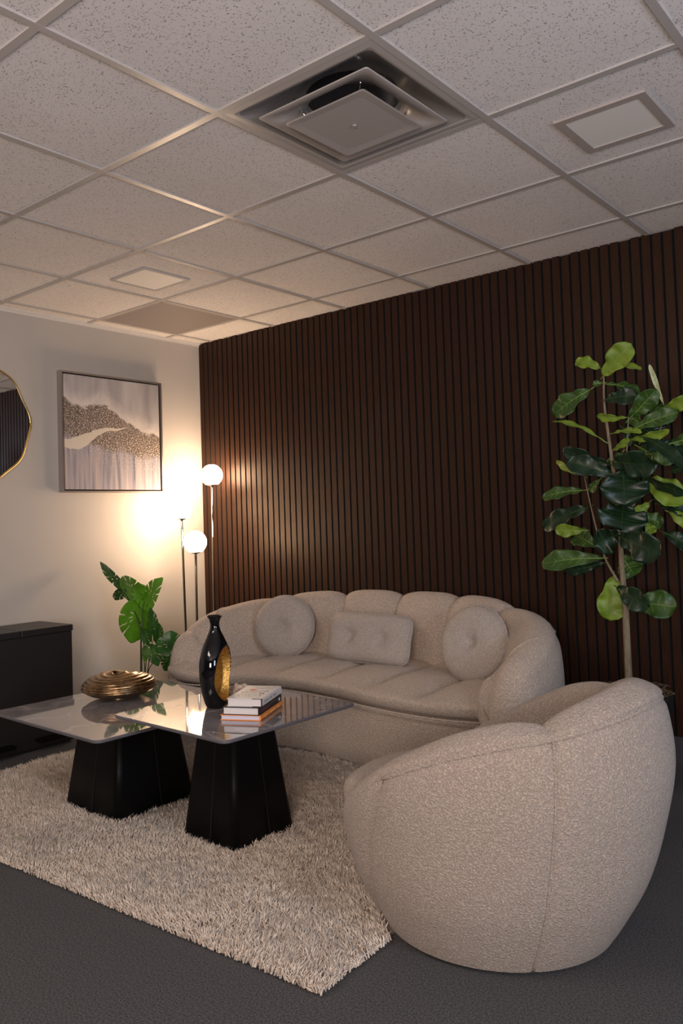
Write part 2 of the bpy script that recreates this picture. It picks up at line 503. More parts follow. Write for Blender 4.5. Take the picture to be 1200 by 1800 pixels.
bm_obj('funnel', bm, M['funnel'], dif, True)
V, Fc = lathe([(.152, .056), (.145, .060), (.142, .11), (.0005, .118)], 48, (cx, cy, H))
mesh('duct_mouth', V, Fc[:-2] + [Fc[-1]], M['duct'], dif, True)
def cone_plate(name, prof_):
    bm = bmesh.new()
    sq_ring(bm, prof_, (cx, cy))
    o = bm_obj(name, bm, M['white_metal'], dif, True)
    return o
cone_plate('middle_cone', [(.216, H - .0165, .010), (.2165, H - .0180, .010), (.212, H - .0190, .012), (.180, H - .012, .03), (.150, H + .006, .06), (.135, H + .020, .10), (.135, H + .0215, .10), (.150, H + .0075, .06), (.180, H - .0105, .03), (.212, H - .0170, .012), (.216, H - .0165, .010)])
bm = bmesh.new()
rows = sq_ring(bm, [(.156, H - .0340, .010), (.1565, H - .0355, .010), (.152, H - .0365, .012), (.118, H - .0335, .03), (.095, H - .0330, .03), (.0, H - .0330, 0)], (cx, cy))
bm.faces.new(rows[0])
bm_obj('centre_plate', bm, M['white_metal'], dif, False)
for sx_, sy_ in ((1, 1), (-1, 1), (1, -1), (-1, -1)):
    V, Fc = tube([(cx + sx_ * .135, cy + sy_ * .135, H + .05), (cx + sx_ * .10, cy + sy_ * .10, H - .033)], .003, 8)
    mesh('hanger_rod', V, Fc, M['chrome'], dif, True)
V, Fc = lathe([(.007, -.001), (.007, .003), (.003, .004)], 12, (cx, cy, H - .038))
mesh('centre_screw', V, Fc, M['white_metal'], dif)
# perforated return grille
gx0, gy0 = g2(0, 2); gx1, gy1 = g2(1, 1)
gr = thing('return_grille', ((gx0 + gx1) / 2, (gy0 + gy1) / 2, H), 'grey perforated square return grille set flush in the ceiling by the corner', 'air vent')
pm = mat('perforated_metal', (0.4, 0.36, 0.34), 0.5)
v_ = coords(pm, (1, 1, 1))
sp = N(pm, 'ShaderNodeSeparateXYZ'); L(pm, v_, sp.inputs[0])
def cell(o_):
    return math_n(pm, 'SUBTRACT', math_n(pm, 'FRACT', math_n(pm, 'MULTIPLY', o_, 62.0)), 0.5)
ax, ay = cell(sp.outputs[0]), cell(sp.outputs[1])
dd = math_n(pm, 'SQRT', math_n(pm, 'ADD', math_n(pm, 'MULTIPLY', ax, ax), math_n(pm, 'MULTIPLY', ay, ay)))
hole = math_n(pm, 'LESS_THAN', dd, 0.30)
L(pm, mixc(pm, hole, (0.36, 0.315, 0.30), (0.06, 0.05, 0.05)), bsdf(pm).inputs['Base Color'])
box_obj('perforated_sheet', (gx0 + .013, gx1 - .013, gy0 + .013, gy1 - .013, H - .004, H - .0005), pm, gr)
bm = bmesh.new()
e = .012
for b in ((gx0 + e, gx1 - e, gy0 + e, gy0 + e + .01), (gx0 + e, gx1 - e, gy1 - e - .01, gy1 - e), (gx0 + e, gx0 + e + .01, gy0 + e, gy1 - e), (gx1 - e - .01, gx1 - e, gy0 + e, gy1 - e)):
    add_box(bm, b[0], b[1], b[2], b[3], H - .0065, H - .001)
bm_obj('grille_frame', bm, M['frame_tan'], gr)
# two flush square light panels
def light_panel(x0, x1, y0, y1, fr, label, fm):
    t = thing('ceiling_panel', ((x0 + x1) / 2, (y0 + y1) / 2, H), label, 'ceiling panel', 'flush square panels in the ceiling tiles')
    bm = bmesh.new()
    for b in ((x0, x1, y0, y0 + fr), (x0, x1, y1 - fr, y1), (x0, x0 + fr, y0 + fr, y1 - fr), (x1 - fr, x1, y0 + fr, y1 - fr)):
        add_box(bm, b[0], b[1], b[2], b[3], H - .008, H - .0005)
    bm_obj('panel_frame', bm, fm, t)
    box_obj('diffuser_sheet', (x0 + fr, x1 - fr, y0 + fr, y1 - fr, H - .005, H - .0005), M['panel'], t)
light_panel(GX0 + 5.24 * T, GX0 + 5.73 * T, 0.309 - 2.70 * T, 0.309 - 2.21 * T, .028, 'flush square panel with wide tan frame, in the ceiling right of the big diffuser', M['frame_tan'])
light_panel(GX0 + 1.22 * T, GX0 + 1.69 * T, 0.309 - 2.72 * T, 0.309 - 2.24 * T, .014, 'flush square cream panel with thin frame, in the ceiling near the grille', M['grid'])

# ------------------------------------------------------------------ shag rug
X0, X1, Y0, Y1 = 0.70, 3.07, -2.335, -0.74
rug = thing('shag_rug', ((X0 + X1) / 2, (Y0 + Y1) / 2, 0.0), 'cream shaggy long-pile rug under the two coffee tables', 'rug')
def rug_pt(x, y):     # the rug lies very slightly turned
    a = math.radians(2.2); cx_, cy_ = X1, Y0 + .04
    dx, dy = x - cx_, y - cy_
    return cx_ + dx * math.cos(a) - dy * math.sin(a), cy_ + dx * math.sin(a) + dy * math.cos(a)
bm = bmesh.new()
c4 = [rug_pt(X0 + .02, Y0 + .02), rug_pt(X1 - .02, Y0 + .02), rug_pt(X1 - .02, Y1), rug_pt(X0 + .02, Y1)]
lo = [bm.verts.new((*p, 0.001)) for p in c4]; hi = [bm.verts.new((*p, 0.010)) for p in c4]
bm.faces.new(lo[::-1]); bm.faces.new(hi)
for i in range(4): bm.faces.new((lo[i], lo[(i + 1) % 4], hi[(i + 1) % 4], hi[i]))
rugm = mat('rug_backing', (0.26, 0.21, 0.17), 1.0)
bm_obj('rug_backing', bm, rugm, rug)
pile = mat('rug_pile', (0.5, 0.42, 0.36), 0.9)
bsdf(pile).inputs['Sheen Weight'].default_value = 0.3
at_ = N(pile, 'ShaderNodeAttribute', attribute_name='tone')
L(pile, ramp(pile, at_.outputs['Fac'], [(0.0, (0.44, 0.335, 0.25)), (0.5, (0.60, 0.50, 0.405)), (1.0, (0.74, 0.64, 0.54))]), bsdf(pile).inputs['Base Color'])
def build_pile():
    n = 150000
    px = rng.uniform(X0, X1, n); py = rng.uniform(Y0, Y1, n)
    # keep strands out of the sofa body (it stands on the rug's far edge)
    a = math.radians(2.2); cx_, cy_ = X1, Y0 + .04
    dx, dy = px - cx_, py - cy_
    wx = cx_ + dx * math.cos(a) - dy * math.sin(a); wy = cy_ + dx * math.sin(a) + dy * math.cos(a)
    def blocked(wx, wy):
        t1 = (np.abs(wx - 2.16) < .135) & (np.abs(wy + 1.75) < .135)
        t2 = (np.abs(wx - 1.50) < .165) & (np.abs(wy + 1.75) < .165)
        sofa = (wy > -0.86) & (wx > 0.95)
        ch = ((wx - 3.22) ** 2 + (wy + 1.737) ** 2) < .33 ** 2
        return t1 | t2 | sofa | ch
    keep = ~blocked(wx, wy)
    wx, wy = wx[keep], wy[keep]; n = len(wx)
    # swirling lean of the pile
    ang = 2.2 * np.sin(wx * 5.1 + 1.3 * np.sin(wy * 4.0)) + 1.7 * np.cos(wy * 6.3 + wx * 2.0) + rng.normal(0, 1.2, n)
    lean = rng.uniform(.006, .026, n)
    edge = np.minimum.reduce([px[keep] - X0, X1 - px[keep], py[keep] - Y0, Y1 - py[keep]])
    hh = rng.uniform(.020, .038, n) * np.where(edge < .02, .8, 1.0)
    # clumps
    cl = np.sin(wx * 41 + 3 * np.sin(wy * 23)) * np.sin(wy * 37 + 2.5 * np.sin(wx * 19))
    hh *= 1 + .18 * cl
    r = rng.uniform(.0016, .0027, n)
    dxl, dyl = np.cos(ang) * lean, np.sin(ang) * lean
    V = np.zeros((n, 7, 3))
    pa = rng.uniform(0, 2 * np.pi, n)
    for k_ in range(3):
        t = pa + 2 * np.pi * k_ / 3
        V[:, k_, 0] = wx + r * np.cos(t); V[:, k_, 1] = wy + r * np.sin(t); V[:, k_, 2] = .006
        V[:, 3 + k_, 0] = wx + dxl * .35 + r * 1.05 * np.cos(t); V[:, 3 + k_, 1] = wy + dyl * .35 + r * 1.05 * np.sin(t); V[:, 3 + k_, 2] = .006 + hh * .62
    V[:, 6, 0] = wx + dxl; V[:, 6, 1] = wy + dyl; V[:, 6, 2] = .006 + hh
    base = (np.arange(n) * 7)[:, None]
    quads = np.concatenate([base + np.array([[a_, (a_ + 1) % 3, 3 + (a_ + 1) % 3, 3 + a_]]) for a_ in range(3)], 0)
    tris = np.concatenate([base + np.array([[3 + a_, 3 + (a_ + 1) % 3, 6]]) for a_ in range(3)], 0)
    me = bpy.data.meshes.new('pile')
    me.vertices.add(n * 7); me.vertices.foreach_set('co', V.ravel())
    loops = np.concatenate([quads.ravel(), tris.ravel()])
    me.loops.add(len(loops)); me.loops.foreach_set('vertex_index', loops.astype(np.int32))
    nf = len(quads) + len(tris)
    me.polygons.add(nf)
    ls = np.concatenate([np.arange(len(quads)) * 4, len(quads) * 4 + np.arange(len(tris)) * 3])
    me.polygons.foreach_set('loop_start', ls.astype(np.int32))
    me.update(calc_edges=True); me.validate()
    tone = me.attributes.new('tone', 'FLOAT', 'POINT')
    tv = np.repeat(np.clip(rng.normal(.5, .22, n) + .15 * cl, 0, 1), 7)
    tone.data.foreach_set('value', tv.astype(np.float32))
    o = link('pile', me, pile, rug, True)
    o['kind'] = 'stuff'
build_pile()

# ------------------------------------------------------------------ coffee tables
def coffee_table(c, zt, half, base_half, top_half, rot, label):
    cx_, cy_ = c
    t = thing('coffee_table', (cx_, cy_, 0.02), label, 'coffee table', 'nested pair of coffee tables')
    R_ = Matrix.Rotation(rot, 4, 'Z')
    def rsq(bm, half_, z, rc, seg=6):
        row = []
        for q in range(4):
            sx_ = (1 if q in (0, 3) else -1); sy_ = (1 if q in (0, 1) else -1)
            for s in range(seg):
                a = q * math.pi / 2 + s / (seg - 1) * math.pi / 2
                p = R_ @ Vector(((half_ - rc) * sx_ + rc * math.cos(a), (half_ - rc) * sy_ + rc * math.sin(a), 0))
                row.append(bm.verts.new((cx_ + p.x, cy_ + p.y, z)))
        return row
    bm = bmesh.new()
    rows = [rsq(bm, half - .003, zt - .012, .030), rsq(bm, half, zt - .009, .032), rsq(bm, half, zt - .003, .032), rsq(bm, half - .003, zt, .030)]
    for i_, (a, b) in enumerate(zip(rows[:-1], rows[1:])):
        for k_ in range(len(a)):
            f = bm.faces.new((a[k_], a[(k_ + 1) % len(a)], b[(k_ + 1) % len(a)], b[k_])); f.material_index = 1
    bm.faces.new(rows[-1]); f = bm.faces.new(rows[0][::-1]); f.material_index = 1
    bm_obj('table_top', bm, [M['marble'], M['edge']], t)
    bm = bmesh.new()
    rows = [rsq(bm, base_half, .012, .028), rsq(bm, lerp(base_half, top_half, .5), lerp(.018, zt - .02, .5), .026), rsq(bm, top_half, zt - .022, .022), rsq(bm, top_half + .006, zt - .0122, .022)]
    for a, b in zip(rows[:-1], rows[1:]):
        for k_ in range(len(a)):
            bm.faces.new((a[k_], a[(k_ + 1) % len(a)], b[(k_ + 1) % len(a)], b[k_]))
    bm.faces.new(rows[0][::-1]); bm.faces.new(rows[-1])
    o = bm_obj('pedestal', bm, M['table'], t)
    o.data.polygons.foreach_set('use_smooth', [len(p.vertices) == 4 for p in o.data.polygons])
    # the folded panel joint on each face of the pedestal
    for q in range(4):
        a = rot + q * math.pi / 2
        ca, sa = math.cos(a), math.sin(a)
        V = []
        off = .018
        for hb, z in ((base_half, .03), (top_half, zt - .024)):
            for s_ in (-.0012, .0012):
                for o_ in (-.0012, .0005):
                    lx, ly = hb + o_, off * (hb / base_half) + s_
                    V.append((cx_ + lx * ca - ly * sa, cy_ + lx * sa + ly * ca, z))
        mesh('panel_joint', V, [(0, 1, 3, 2), (4, 6, 7, 5), (0, 4, 5, 1), (2, 3, 7, 6), (0, 2, 6, 4), (1, 5, 7, 3)], M['black_gap'], t)
    return t
TABLE_R, ZR = (2.165, -1.748), 0.468
TABLE_L, ZL = (1.545, -1.775), 0.413
coffee_table(TABLE_R, ZR, 0.320, 0.150, 0.100, math.radians(-2.5), 'smaller taller square coffee table, grey marble top on black tapered pedestal, under the books')
coffee_table(TABLE_L, ZL, 0.395, 0.193, 0.142, math.radians(-2.0), 'larger lower square coffee table, grey marble top on wide black pedestal, under the bronze vase')

# ------------------------------------------------------------------ curved sofa
SCX, SCY, SA, SB = 1.93, -0.93, 1.08, 0.80
sofa = thing('sofa', (1.9, -0.6, 0.0), 'curved cream boucle sofa with channel-tufted back against the slatted wall', 'sofa')
def sofa_pt(phi, d):
    """plan point: phi 0 = right (+x) .. 180 = left, d metres inward from the outer shell"""
    a = math.radians(phi)
    ex = 2 / 2.25
    c, s = math.cos(a), math.sin(a)
    ux = math.copysign(abs(c) ** ex, c); uy = math.copysign(abs(s) ** ex, s)
    px, py = SCX + SA * ux, SCY + SB * uy
    nx, ny = ux / SA, uy / SB
    l = math.hypot(nx, ny); nx /= l; ny /= l
    return px - nx * d, py - ny * d
def sofa_h(phi):
    return smooth_interp(phi, [-14, -8, 0, 15, 35, 60, 90, 120, 145, 160, 175, 183, 190],
                         [0.46, 0.53, 0.595, 0.66, 0.707, 0.745, 0.758, 0.750, 0.718, 0.688, 0.645, 0.59, 0.52])
back_seams_x = [0.93, 1.20, 1.52, 1.87, 2.22, 2.54]
def phi_of_x(x):
    best = min(range(0, 1801), key=lambda k_: abs(sofa_pt(k_ / 10, .12)[0] - x))
    return best / 10
seam_phi = sorted([-40] + [phi_of_x(x) for x in back_seams_x] + [225])
def chan(p, seams, width_floor=0.0):
    for a, b in zip(seams[:-1], seams[1:]):
        if a <= p <= b:
            t = (p - a) / (b - a)
            return (1 - abs(2 * t - 1) ** 3.4) ** 0.5
    return 1.0
P0, P1 = -13.0, 189.0
def endscale(p):
    e_ = min(p - P0, P1 - p)
    return min(1.0, math.sqrt(max(0.0, 1 - (1 - min(e_ / 11.0, 1)) ** 2)))
def spline2(ctl, n_):
    out = []
    for j in range(n_):
        t = j / (n_ - 1) * (len(ctl) - 1); a = int(min(t, len(ctl) - 2)); f = t - a
        q0 = ctl[max(a - 1, 0)]; q1 = ctl[a]; q2 = ctl[a + 1]; q3 = ctl[min(a + 2, len(ctl) - 1)]
        out.append([0.5 * ((2 * q1[m_]) + (-q0[m_] + q2[m_]) * f + (2 * q0[m_] - 5 * q1[m_] + 4 * q2[m_] - q3[m_]) * f * f + (-q0[m_] + 3 * q1[m_] - 3 * q2[m_] + q3[m_]) * f ** 3) for m_ in (0, 1)])
    return out
def resample(pl, t0, t1, n_):
    out = []
    for j in range(n_):
        t = lerp(t0, t1, j / (n_ - 1)) * (len(pl) - 1); a = int(min(t, len(pl) - 2)); f = t - a
        out.append((lerp(pl[a][0], pl[a + 1][0], f), lerp(pl[a][1], pl[a + 1][1], f)))
    return out
def cap_ends(o, nrow, ncol):
    me = o.data; bm = bmesh.new(); bm.from_mesh(me); bm.verts.ensure_lookup_table()
    for q_ in [[bm.verts[i * ncol + j] for j in range(ncol)] for i in (0, nrow - 1)]:
        try: bm.faces.new(q_)
        except ValueError: pass
    bmesh.ops.recalc_face_normals(bm, faces=bm.faces); bm.to_mesh(me); bm.free()
def build_sofa_back():
    nphi = 340; cush = []; shell = []; NC = 30; NS = 26; seam_line = []
    for i in range(nphi):
        p = lerp(P0, P1, i / (nphi - 1)); h = sofa_h(p); c = chan(p, seam_phi)
        es = endscale(p); k_ = 0.046 * (1 - c) * min(1, es * 1.0)
        # where the piping runs: outer top edge along the back, sliding inward over the arm ends
        slide = smooth_interp(min(p - P0, P1 - p), [0, 5, 10, 18, 28, 40, 52], [1.0, .93, .75, .48, .22, .06, 0.0])
        ctl = [(.085, .030), (.050, .034), (.022, .075), (.004, .17), (0.0, .29), (0.0, lerp(.29, h - .07, .55)), (.008, h - .105), (.022, h - .066),
               (.034 + k_ * .3, h - .032 - k_ * .4), (.066, h - .008 - k_), (.11, h - k_), (.160 - k_ * .5, h - .020 - k_),
               (.208 - k_, h - .085), (.240 - k_, lerp(h, .42, .55)), (.258 - k_, .44), (.268 - k_, .37), (.24, .335)]
        pl = spline2(ctl, 96)
        mid_d = .12
        pl = [(mid_d + (d_ - mid_d) * (.18 + .82 * es), z_ if z_ < .30 else .30 + (z_ - .30) * (.55 + .45 * es)) for d_, z_ in pl]
        ts = lerp(7 / 16, 15.2 / 16, slide)
        for d_, z_ in resample(pl, 0, ts, NS):
            x_, y_ = sofa_pt(p, d_); shell.append((x_, y_, z_))
        seam_line.append(shell[-1])
        for d_, z_ in resample(pl, ts, 1, NC):
            x_, y_ = sofa_pt(p, d_); cush.append((x_, y_, z_))
    o = mesh('back_cushion', cush, grid_faces(nphi, NC), M['boucle'], sofa, True); cap_ends(o, nphi, NC)
    o = mesh('outer_shell', shell, grid_faces(nphi, NS), M['boucle'], sofa, True); cap_ends(o, nphi, NS)
    V, Fc = tube(seam_line[8:-8], .0042, 8)
    mesh('piping', V, Fc, M['boucle'], sofa, True)
build_sofa_back()
# seat: front edge curve as seen from above
FX = [0.86, 0.88, 0.96, 1.10, 1.30, 1.50, 1.70, 1.95, 2.20, 2.45, 2.65, 2.80, 2.88, 2.90]
FY = [-0.98, -1.04, -1.085, -1.095, -1.04, -0.975, -0.945, -0.965, -1.015, -1.045, -1.035, -0.985, -0.93, -0.88]
def front_y(x): return smooth_interp(x, FX, FY)
seat_seams = [0.80, 1.24, 1.54, 1.84, 2.16, 2.46, 3.0]
def back_y_at(x):
    best = None
    for k_ in range(0, 361):
        p = k_ / 2
        q = sofa_pt(p, .20)
        if best is None or abs(q[0] - x) < best[0]: best = (abs(q[0] - x), q[1])
    return best[1]
def build_seat():
    nx, NT = 170, 30
    xs = [lerp(FX[0], FX[-1], 0.5 - 0.5 * math.cos(math.pi * i / (nx - 1))) for i in range(nx)]
    V = []; edge = []; skirt = []
    for x_ in xs:
        fy = front_y(x_); by = max(back_y_at(x_), fy + .03)
        c = chan(x_, seat_seams)
        endk = min(1.0, math.sqrt(max(0.0, 1 - (1 - min((x_ - FX[0]) / .16, (FX[-1] - x_) / .12, 1)) ** 2)))
        for j in range(NT):
            t = j / (NT - 1)
            # t: 0 = underside of the front lip, then lip, then top surface to the back
            if t < .30:
                a = t / .30 * math.pi * .55
                lip = .055
                yy = fy + lip * (1 - math.sin(a) * 1.0) * 1.0
                zz = .385 - .055 * math.cos(a) * endk
                dep = 0
            else:
                f = (t - .30) / .70
                y_s = fy + .055 * (1 - math.sin(.55 * math.pi))
                yy = lerp(y_s, by, f)
                zz = .385 + .055 * math.sin(.05 * math.pi) + .038 * math.sin(min(f * 2.2, 1) * math.pi / 2) * (0.35 + .65 * endk)
                dep = min(1, f * 4.0)
            zz -= .044 * (1 - c) * dep
            if t <= .30: yy -= 0
            V.append((x_, yy, zz))
        edge.append((x_, fy + .040, .330 if endk > .5 else .385 - .055 * endk))
        skirt.append((x_, fy))
    mesh('seat_cushion', V, grid_faces(nx, NT), M['boucle'], sofa, True)
    pts = []
    for i in range(len(edge)):
        pts.append(Vector((edge[i][0], edge[i][1] - .036, .331 + (edge[i][2] - .33))))
    Vp, Fp = tube(pts, .0045, 8); mesh('seat_piping', Vp, Fp, M['boucle'], sofa, True)
    # upholstered plinth below the seat
    rows = []
    for i in range(nx):
        x_ = lerp(SCX - .93, SCX + .93, i / (nx - 1)); fy = front_y(x_)
        e_ = min(1, math.sqrt(max(0, 1 - (1 - min((x_ - (SCX - .93)) / .25, (SCX + .93 - x_) / .2, 1)) ** 2)))
        yb = -0.35
        yf = lerp(-0.70, fy + .045, e_)
        for z_, o_ in ((.028, .04), (.045, .022), (.12, .014), (.22, .006), (.30, .0), (.345, .0)):
            rows.append((x_, yf + o_ , z_))
        rows.append((x_, yb, .345)); rows.append((x_, yb, .028))
    o = mesh('plinth', rows, grid_faces(nx, 8, wrap_v=True), M['boucle'], sofa, True)
    me = o.data; bm = bmesh.new(); bm.from_mesh(me); bm.verts.ensure_lookup_table()
    for q_ in [[bm.verts[i * 8 + j] for j in range(8)] for i in (0, nx - 1)]: bm.faces.new(q_)
    bmesh.ops.recalc_face_normals(bm, faces=bm.faces); bm.to_mesh(me); bm.free()
build_seat()
box_obj('foot_rail', (1.2, 2.6, -0.72, -0.3, 0.002, 0.03), M['dark_base'], sofa, .004)

# ------------------------------------------------------------------ pillows
def frame_from(normal, roll=0.0):
    n = Vector(normal).normalized()
    up = Vector((0, 0, 1)); x_ = up.cross(n).normalized(); y_ = n.cross(x_)
    Rm = Matrix((x_, y_, n)).transposed()
    return Rm @ Matrix.Rotation(roll, 3, 'Z')
def pillow(name, c, normal, roll, w_, h_, thick, kind, buttons, label, group):
    t = thing(name, c, label, 'pillow', group)
    Rm = frame_from(normal, roll)
    NR, NA = 22, 72
    def outline(a):
        if kind == 'round': return math.cos(a) * w_ / 2, math.sin(a) * h_ / 2
        e_ = 2 / 5.0
        ca, sa = math.cos(a), math.sin(a)
        x_ = math.copysign(abs(ca) ** e_, ca) * w_ / 2; y_ = math.copysign(abs(sa) ** e_, sa) * h_ / 2
        # pillow sides draw in slightly
        x_ *= 1 - .05 * (1 - (y_ / (h_ / 2)) ** 2); y_ *= 1 - .07 * (1 - (x_ / (w_ / 2)) ** 2)
        return x_, y_
    V = []
    Fc = []
    def height(x_, y_, rho):
        z = thick / 2 * (1 - rho ** 3.2) ** .5
        for bx, by in buttons:
            d2 = (x_ - bx) ** 2 + (y_ - by) ** 2
            z -= .030 * math.exp(-d2 / .0011) + .012 * math.exp(-d2 / .0075)
        # creases radiating from the buttons
        z += .0035 * noise.noise(Vector((x_ * 14, y_ * 14, thick * 10))) * (1 - rho ** 4)
        for bx, by in buttons:
            an = math.atan2(y_ - by, x_ - bx); dd_ = math.hypot(x_ - bx, y_ - by)
            z -= .0035 * max(0, math.cos(3 * an + bx * 9)) ** 6 * math.exp(-dd_ / .05)
        return z
    idx = {}
    for side in (1, -1):
        for i in range(NR + 1):
            rho = math.sin(i / NR * math.pi / 2)
            for k_ in range(NA):
                a = 2 * math.pi * k_ / NA
                ox, oy = outline(a)
                x_, y_ = ox * rho, oy * rho
                z = side * height(x_, y_, rho)
                V.append(Vector(c) + Rm @ Vector((x_, y_, z)))
        off = 0 if side == 1 else (NR + 1) * NA
        for i in range(NR):
            for k_ in range(NA):
                q = (off + i * NA + k_, off + (i + 1) * NA + k_, off + (i + 1) * NA + (k_ + 1) % NA, off + i * NA + (k_ + 1) % NA)
                Fc.append(q if side == 1 else q[::-1])
    o = mesh('pillow_body', V, Fc, M['pillow'], t, True)
    bm = bmesh.new(); bm.from_mesh(o.data); bmesh.ops.remove_doubles(bm, verts=bm.verts, dist=.0004); bm.to_mesh(o.data); bm.free()
    pts = []
    for k_ in range(NA + 1):
        ox, oy = outline(2 * math.pi * k_ / NA); pts.append(Vector(c) + Rm @ Vector((ox, oy, 0)))
    Vp, Fp = tube(pts, .0042, 8); mesh('piping', Vp, Fp, M['pillow'], t, True)
    for bx, by in buttons:
        z0 = height(bx, by, 0.2)
        Vb, Fb = lathe([(.0001, .004), (.007, .003), (.009, 0), (.008, -.003)], 14)
        Vb = [Vector(c) + Rm @ (Vector((bx, by, z0 + .001)) + v__) for v__ in Vb]
        mesh('button', Vb, Fb, M['pillow'], t, True)
    return t
grp = 'pillows on the curved sofa'
PL = at_y(500, 1101, -0.60)
pillow('round_pillow', PL, (0.42, -0.90, 0.22), 0, .335, .335, .115, 'round', [(0, 0)], 'round tufted boucle pillow at the left of the sofa, left of the rectangular pillow', grp)
PC = at_y(648, 1122, -0.56)
pillow('rectangular_pillow', PC, (0.02, -0.96, 0.27), -.01, .53, .262, .13, 'rect', [(-.10, .0), (.10, .0)], 'rectangular lumbar pillow with two button tufts at the middle of the sofa', grp)
PR = at_y(833, 1131, -0.60)
pillow('round_pillow', PR, (-0.05, -0.93, 0.30), 0.3, .345, .345, .125, 'round', [(0, 0)], 'round pillow with deep centre button beside the sofa\'s right arm', grp)

# ------------------------------------------------------------------ armchair
ACX, ACY = 3.2371, -1.7366
chair = thing('armchair', (ACX, ACY, 0.0), 'rounded cream boucle tub armchair in the foreground, seen from its side', 'armchair')
def chair_pt(phi, z, d=0.0):
    a = math.radians(phi)
    r = smooth_interp(z, [.012, .06, .18, .32, .5, .7], [.3302, .3592, .4184, .4554, .4772, .440]) - d
    return ACX + r * math.cos(a) + .0607 * (z - .3), ACY + r * .9192 * math.sin(a)
def rim_h(phi):
    return smooth_interp(abs(phi), [0, 11, 32, 48, 61, 79, 89, 100, 112, 125, 138, 150, 156], [.702, .697, .678, .657, .643, .607, .577, .538, .496, .455, .412, .372, .345])
PHI_S = 103.0
def front_extra(z): return smooth_interp(z, [.012, .05, .14, .26, .37, .47], [34, 29, 19, 12, 5, 0])
def side_phi(z): return 47.0
def arm_profile(h, c, z_out0):
    """outer face from the floor, over the rim, down to the seat: (inward distance, height)"""
    k_ = .034 * (1 - c); zs = h - .040
    outer = [(0.0, lerp(z_out0, zs - .03, t)) for t in (0, .2, .4, .6, .8, 1.0)]
    return outer, [(.010, zs), (.006 + k_ * .3, zs + .018 - k_ * .3), (.030, h - .004 - k_ * .8), (.072, h + .008 - k_), (.115 - k_ * .3, h - .010 - k_),
               (.148 - k_, h - .070), (.166 - k_, lerp(h, .38, .6)), (.175 - k_, .38), (.16, .33)]
def build_chair():
    n, NT = 200, 34
    V = []; rim = []
    for i in range(n):
        u_ = lerp(-1, 1, i / (n - 1)); p0 = u_ * PHI_S; zt = rim_h(p0) - .040
        for j in range(NT):
            t = j / (NT - 1); z = lerp(.012, zt, t ** 1.1)
            p = u_ * (PHI_S + front_extra(z))
            dd_ = .005 * math.exp(-((abs(p) - side_phi(z)) / 1.6) ** 2) + .010 * math.exp(-((zt - z) / .014) ** 2) + .007 * math.exp(-((1 - abs(u_)) * PHI_S / 2.2) ** 2)
            x_, y_ = chair_pt(p, z, dd_)
            V.append((x_, y_, z))
        rim.append(V[-1])
    mesh('outer_shell', V, grid_faces(n, NT), M['boucle_chair'], chair, True)
    V, Fc = tube(rim, .0060, 8); mesh('piping', V, Fc, M['boucle_chair'], chair, True)
    for s in (-1, 1):
        pts = []
        for j in range(30):
            z = lerp(.013, rim_h(side_phi(0)) - .042, j / 29); x_, y_ = chair_pt(s * side_phi(z), z, .0040); pts.append((x_, y_, z))
        V, Fc = tube(pts, .0036, 8); mesh('side_seam', V, Fc, M['boucle_chair'], chair, True)
        pts = []
        for j in range(26):
            z = lerp(.014, rim_h(PHI_S) - .042, j / 25); x_, y_ = chair_pt(s * (PHI_S + front_extra(z)), z, .0080); pts.append((x_, y_, z))
        V, Fc = tube(pts, .0038, 8); mesh('front_seam', V, Fc, M['boucle_chair'], chair, True)
        # padded arm front: wraps from the floor over the arm end and down to the seat
        na, NP = 60, 64; V = []
        for i in range(na):
            q = i / (na - 1)
            pm = lerp(PHI_S, 156, q); h = rim_h(pm)
            c = chan(pm, [46.9, 156.1])
            outer, top = arm_profile(h, 1.0, .012)
            rr = math.sin(min(1, q * 2.2) * math.pi / 2)          # the roll gets fuller toward the arm's end
            full = [(.004, h - .105), (.016, h - .068), (.048, h - .024), (.090, h), (.130, h - .006)]
            top = [(lerp(a_[0], b_[0], rr), lerp(a_[1], b_[1], rr)) for a_, b_ in zip(top[:5], full)] + top[5:]
            outer = [(0.0, lerp(.012, min(h - .07, top[0][1] - .03), t)) for t in (0, .2, .4, .6, .8, 1.0)]
            pl = spline2(outer + top, NP)
            for d_, z_ in pl:
                f_ = max(0.0, min(1.0, (.47 - z_) / .45)) if d_ < .03 else 0.0
                pz = lerp(PHI_S + (front_extra(min(z_, .47)) if d_ < .03 else 0), 156, q)
                puff = -.009 * math.sin(min(1, q * 4) * math.pi / 2) * (1 if d_ < .05 else 0) + .007 * math.exp(-(q * 20) ** 2) * (1 if d_ < .05 else 0)
                puff += .05 * max(0.0, (q - .80) / .20) ** 2 * (1 if d_ < .06 else 0)
                x_, y_ = chair_pt(s * pz, max(z_, .012), d_ + puff); V.append((x_, y_, z_))
        mesh('arm_front', V, grid_faces(na, NP), M['boucle_chair'], chair, True)
    # the solid seat block inside the shell
    V = []; rows = [(.022, .02), (.022, .12), (.022, .22), (.022, .31), (.024, .345), (.034, .368), (.060, .382), (.12, .386), (.30, .386)]
    for d_, z in rows:
        for k_ in range(96):
            pa = 360 * k_ / 96; fr = max(0.0, min(1.0, (abs(pa if pa <= 180 else 360 - pa) - 140) / 14)); fr = fr * fr * (3 - 2 * fr)
            x_, y_ = chair_pt(pa, z, d_ - .030 * fr); V.append((x_, y_, z))
    Fb = grid_faces(len(rows), 96, wrap_v=True); Fb.append(tuple((len(rows) - 1) * 96 + k_ for k_ in range(96)))
    mesh('seat_block', V, Fb, M['boucle_chair'], chair, True)
    # inner wrap cushion in three lobes, rolling over the rim
    n, NC = 280, 34; V = []
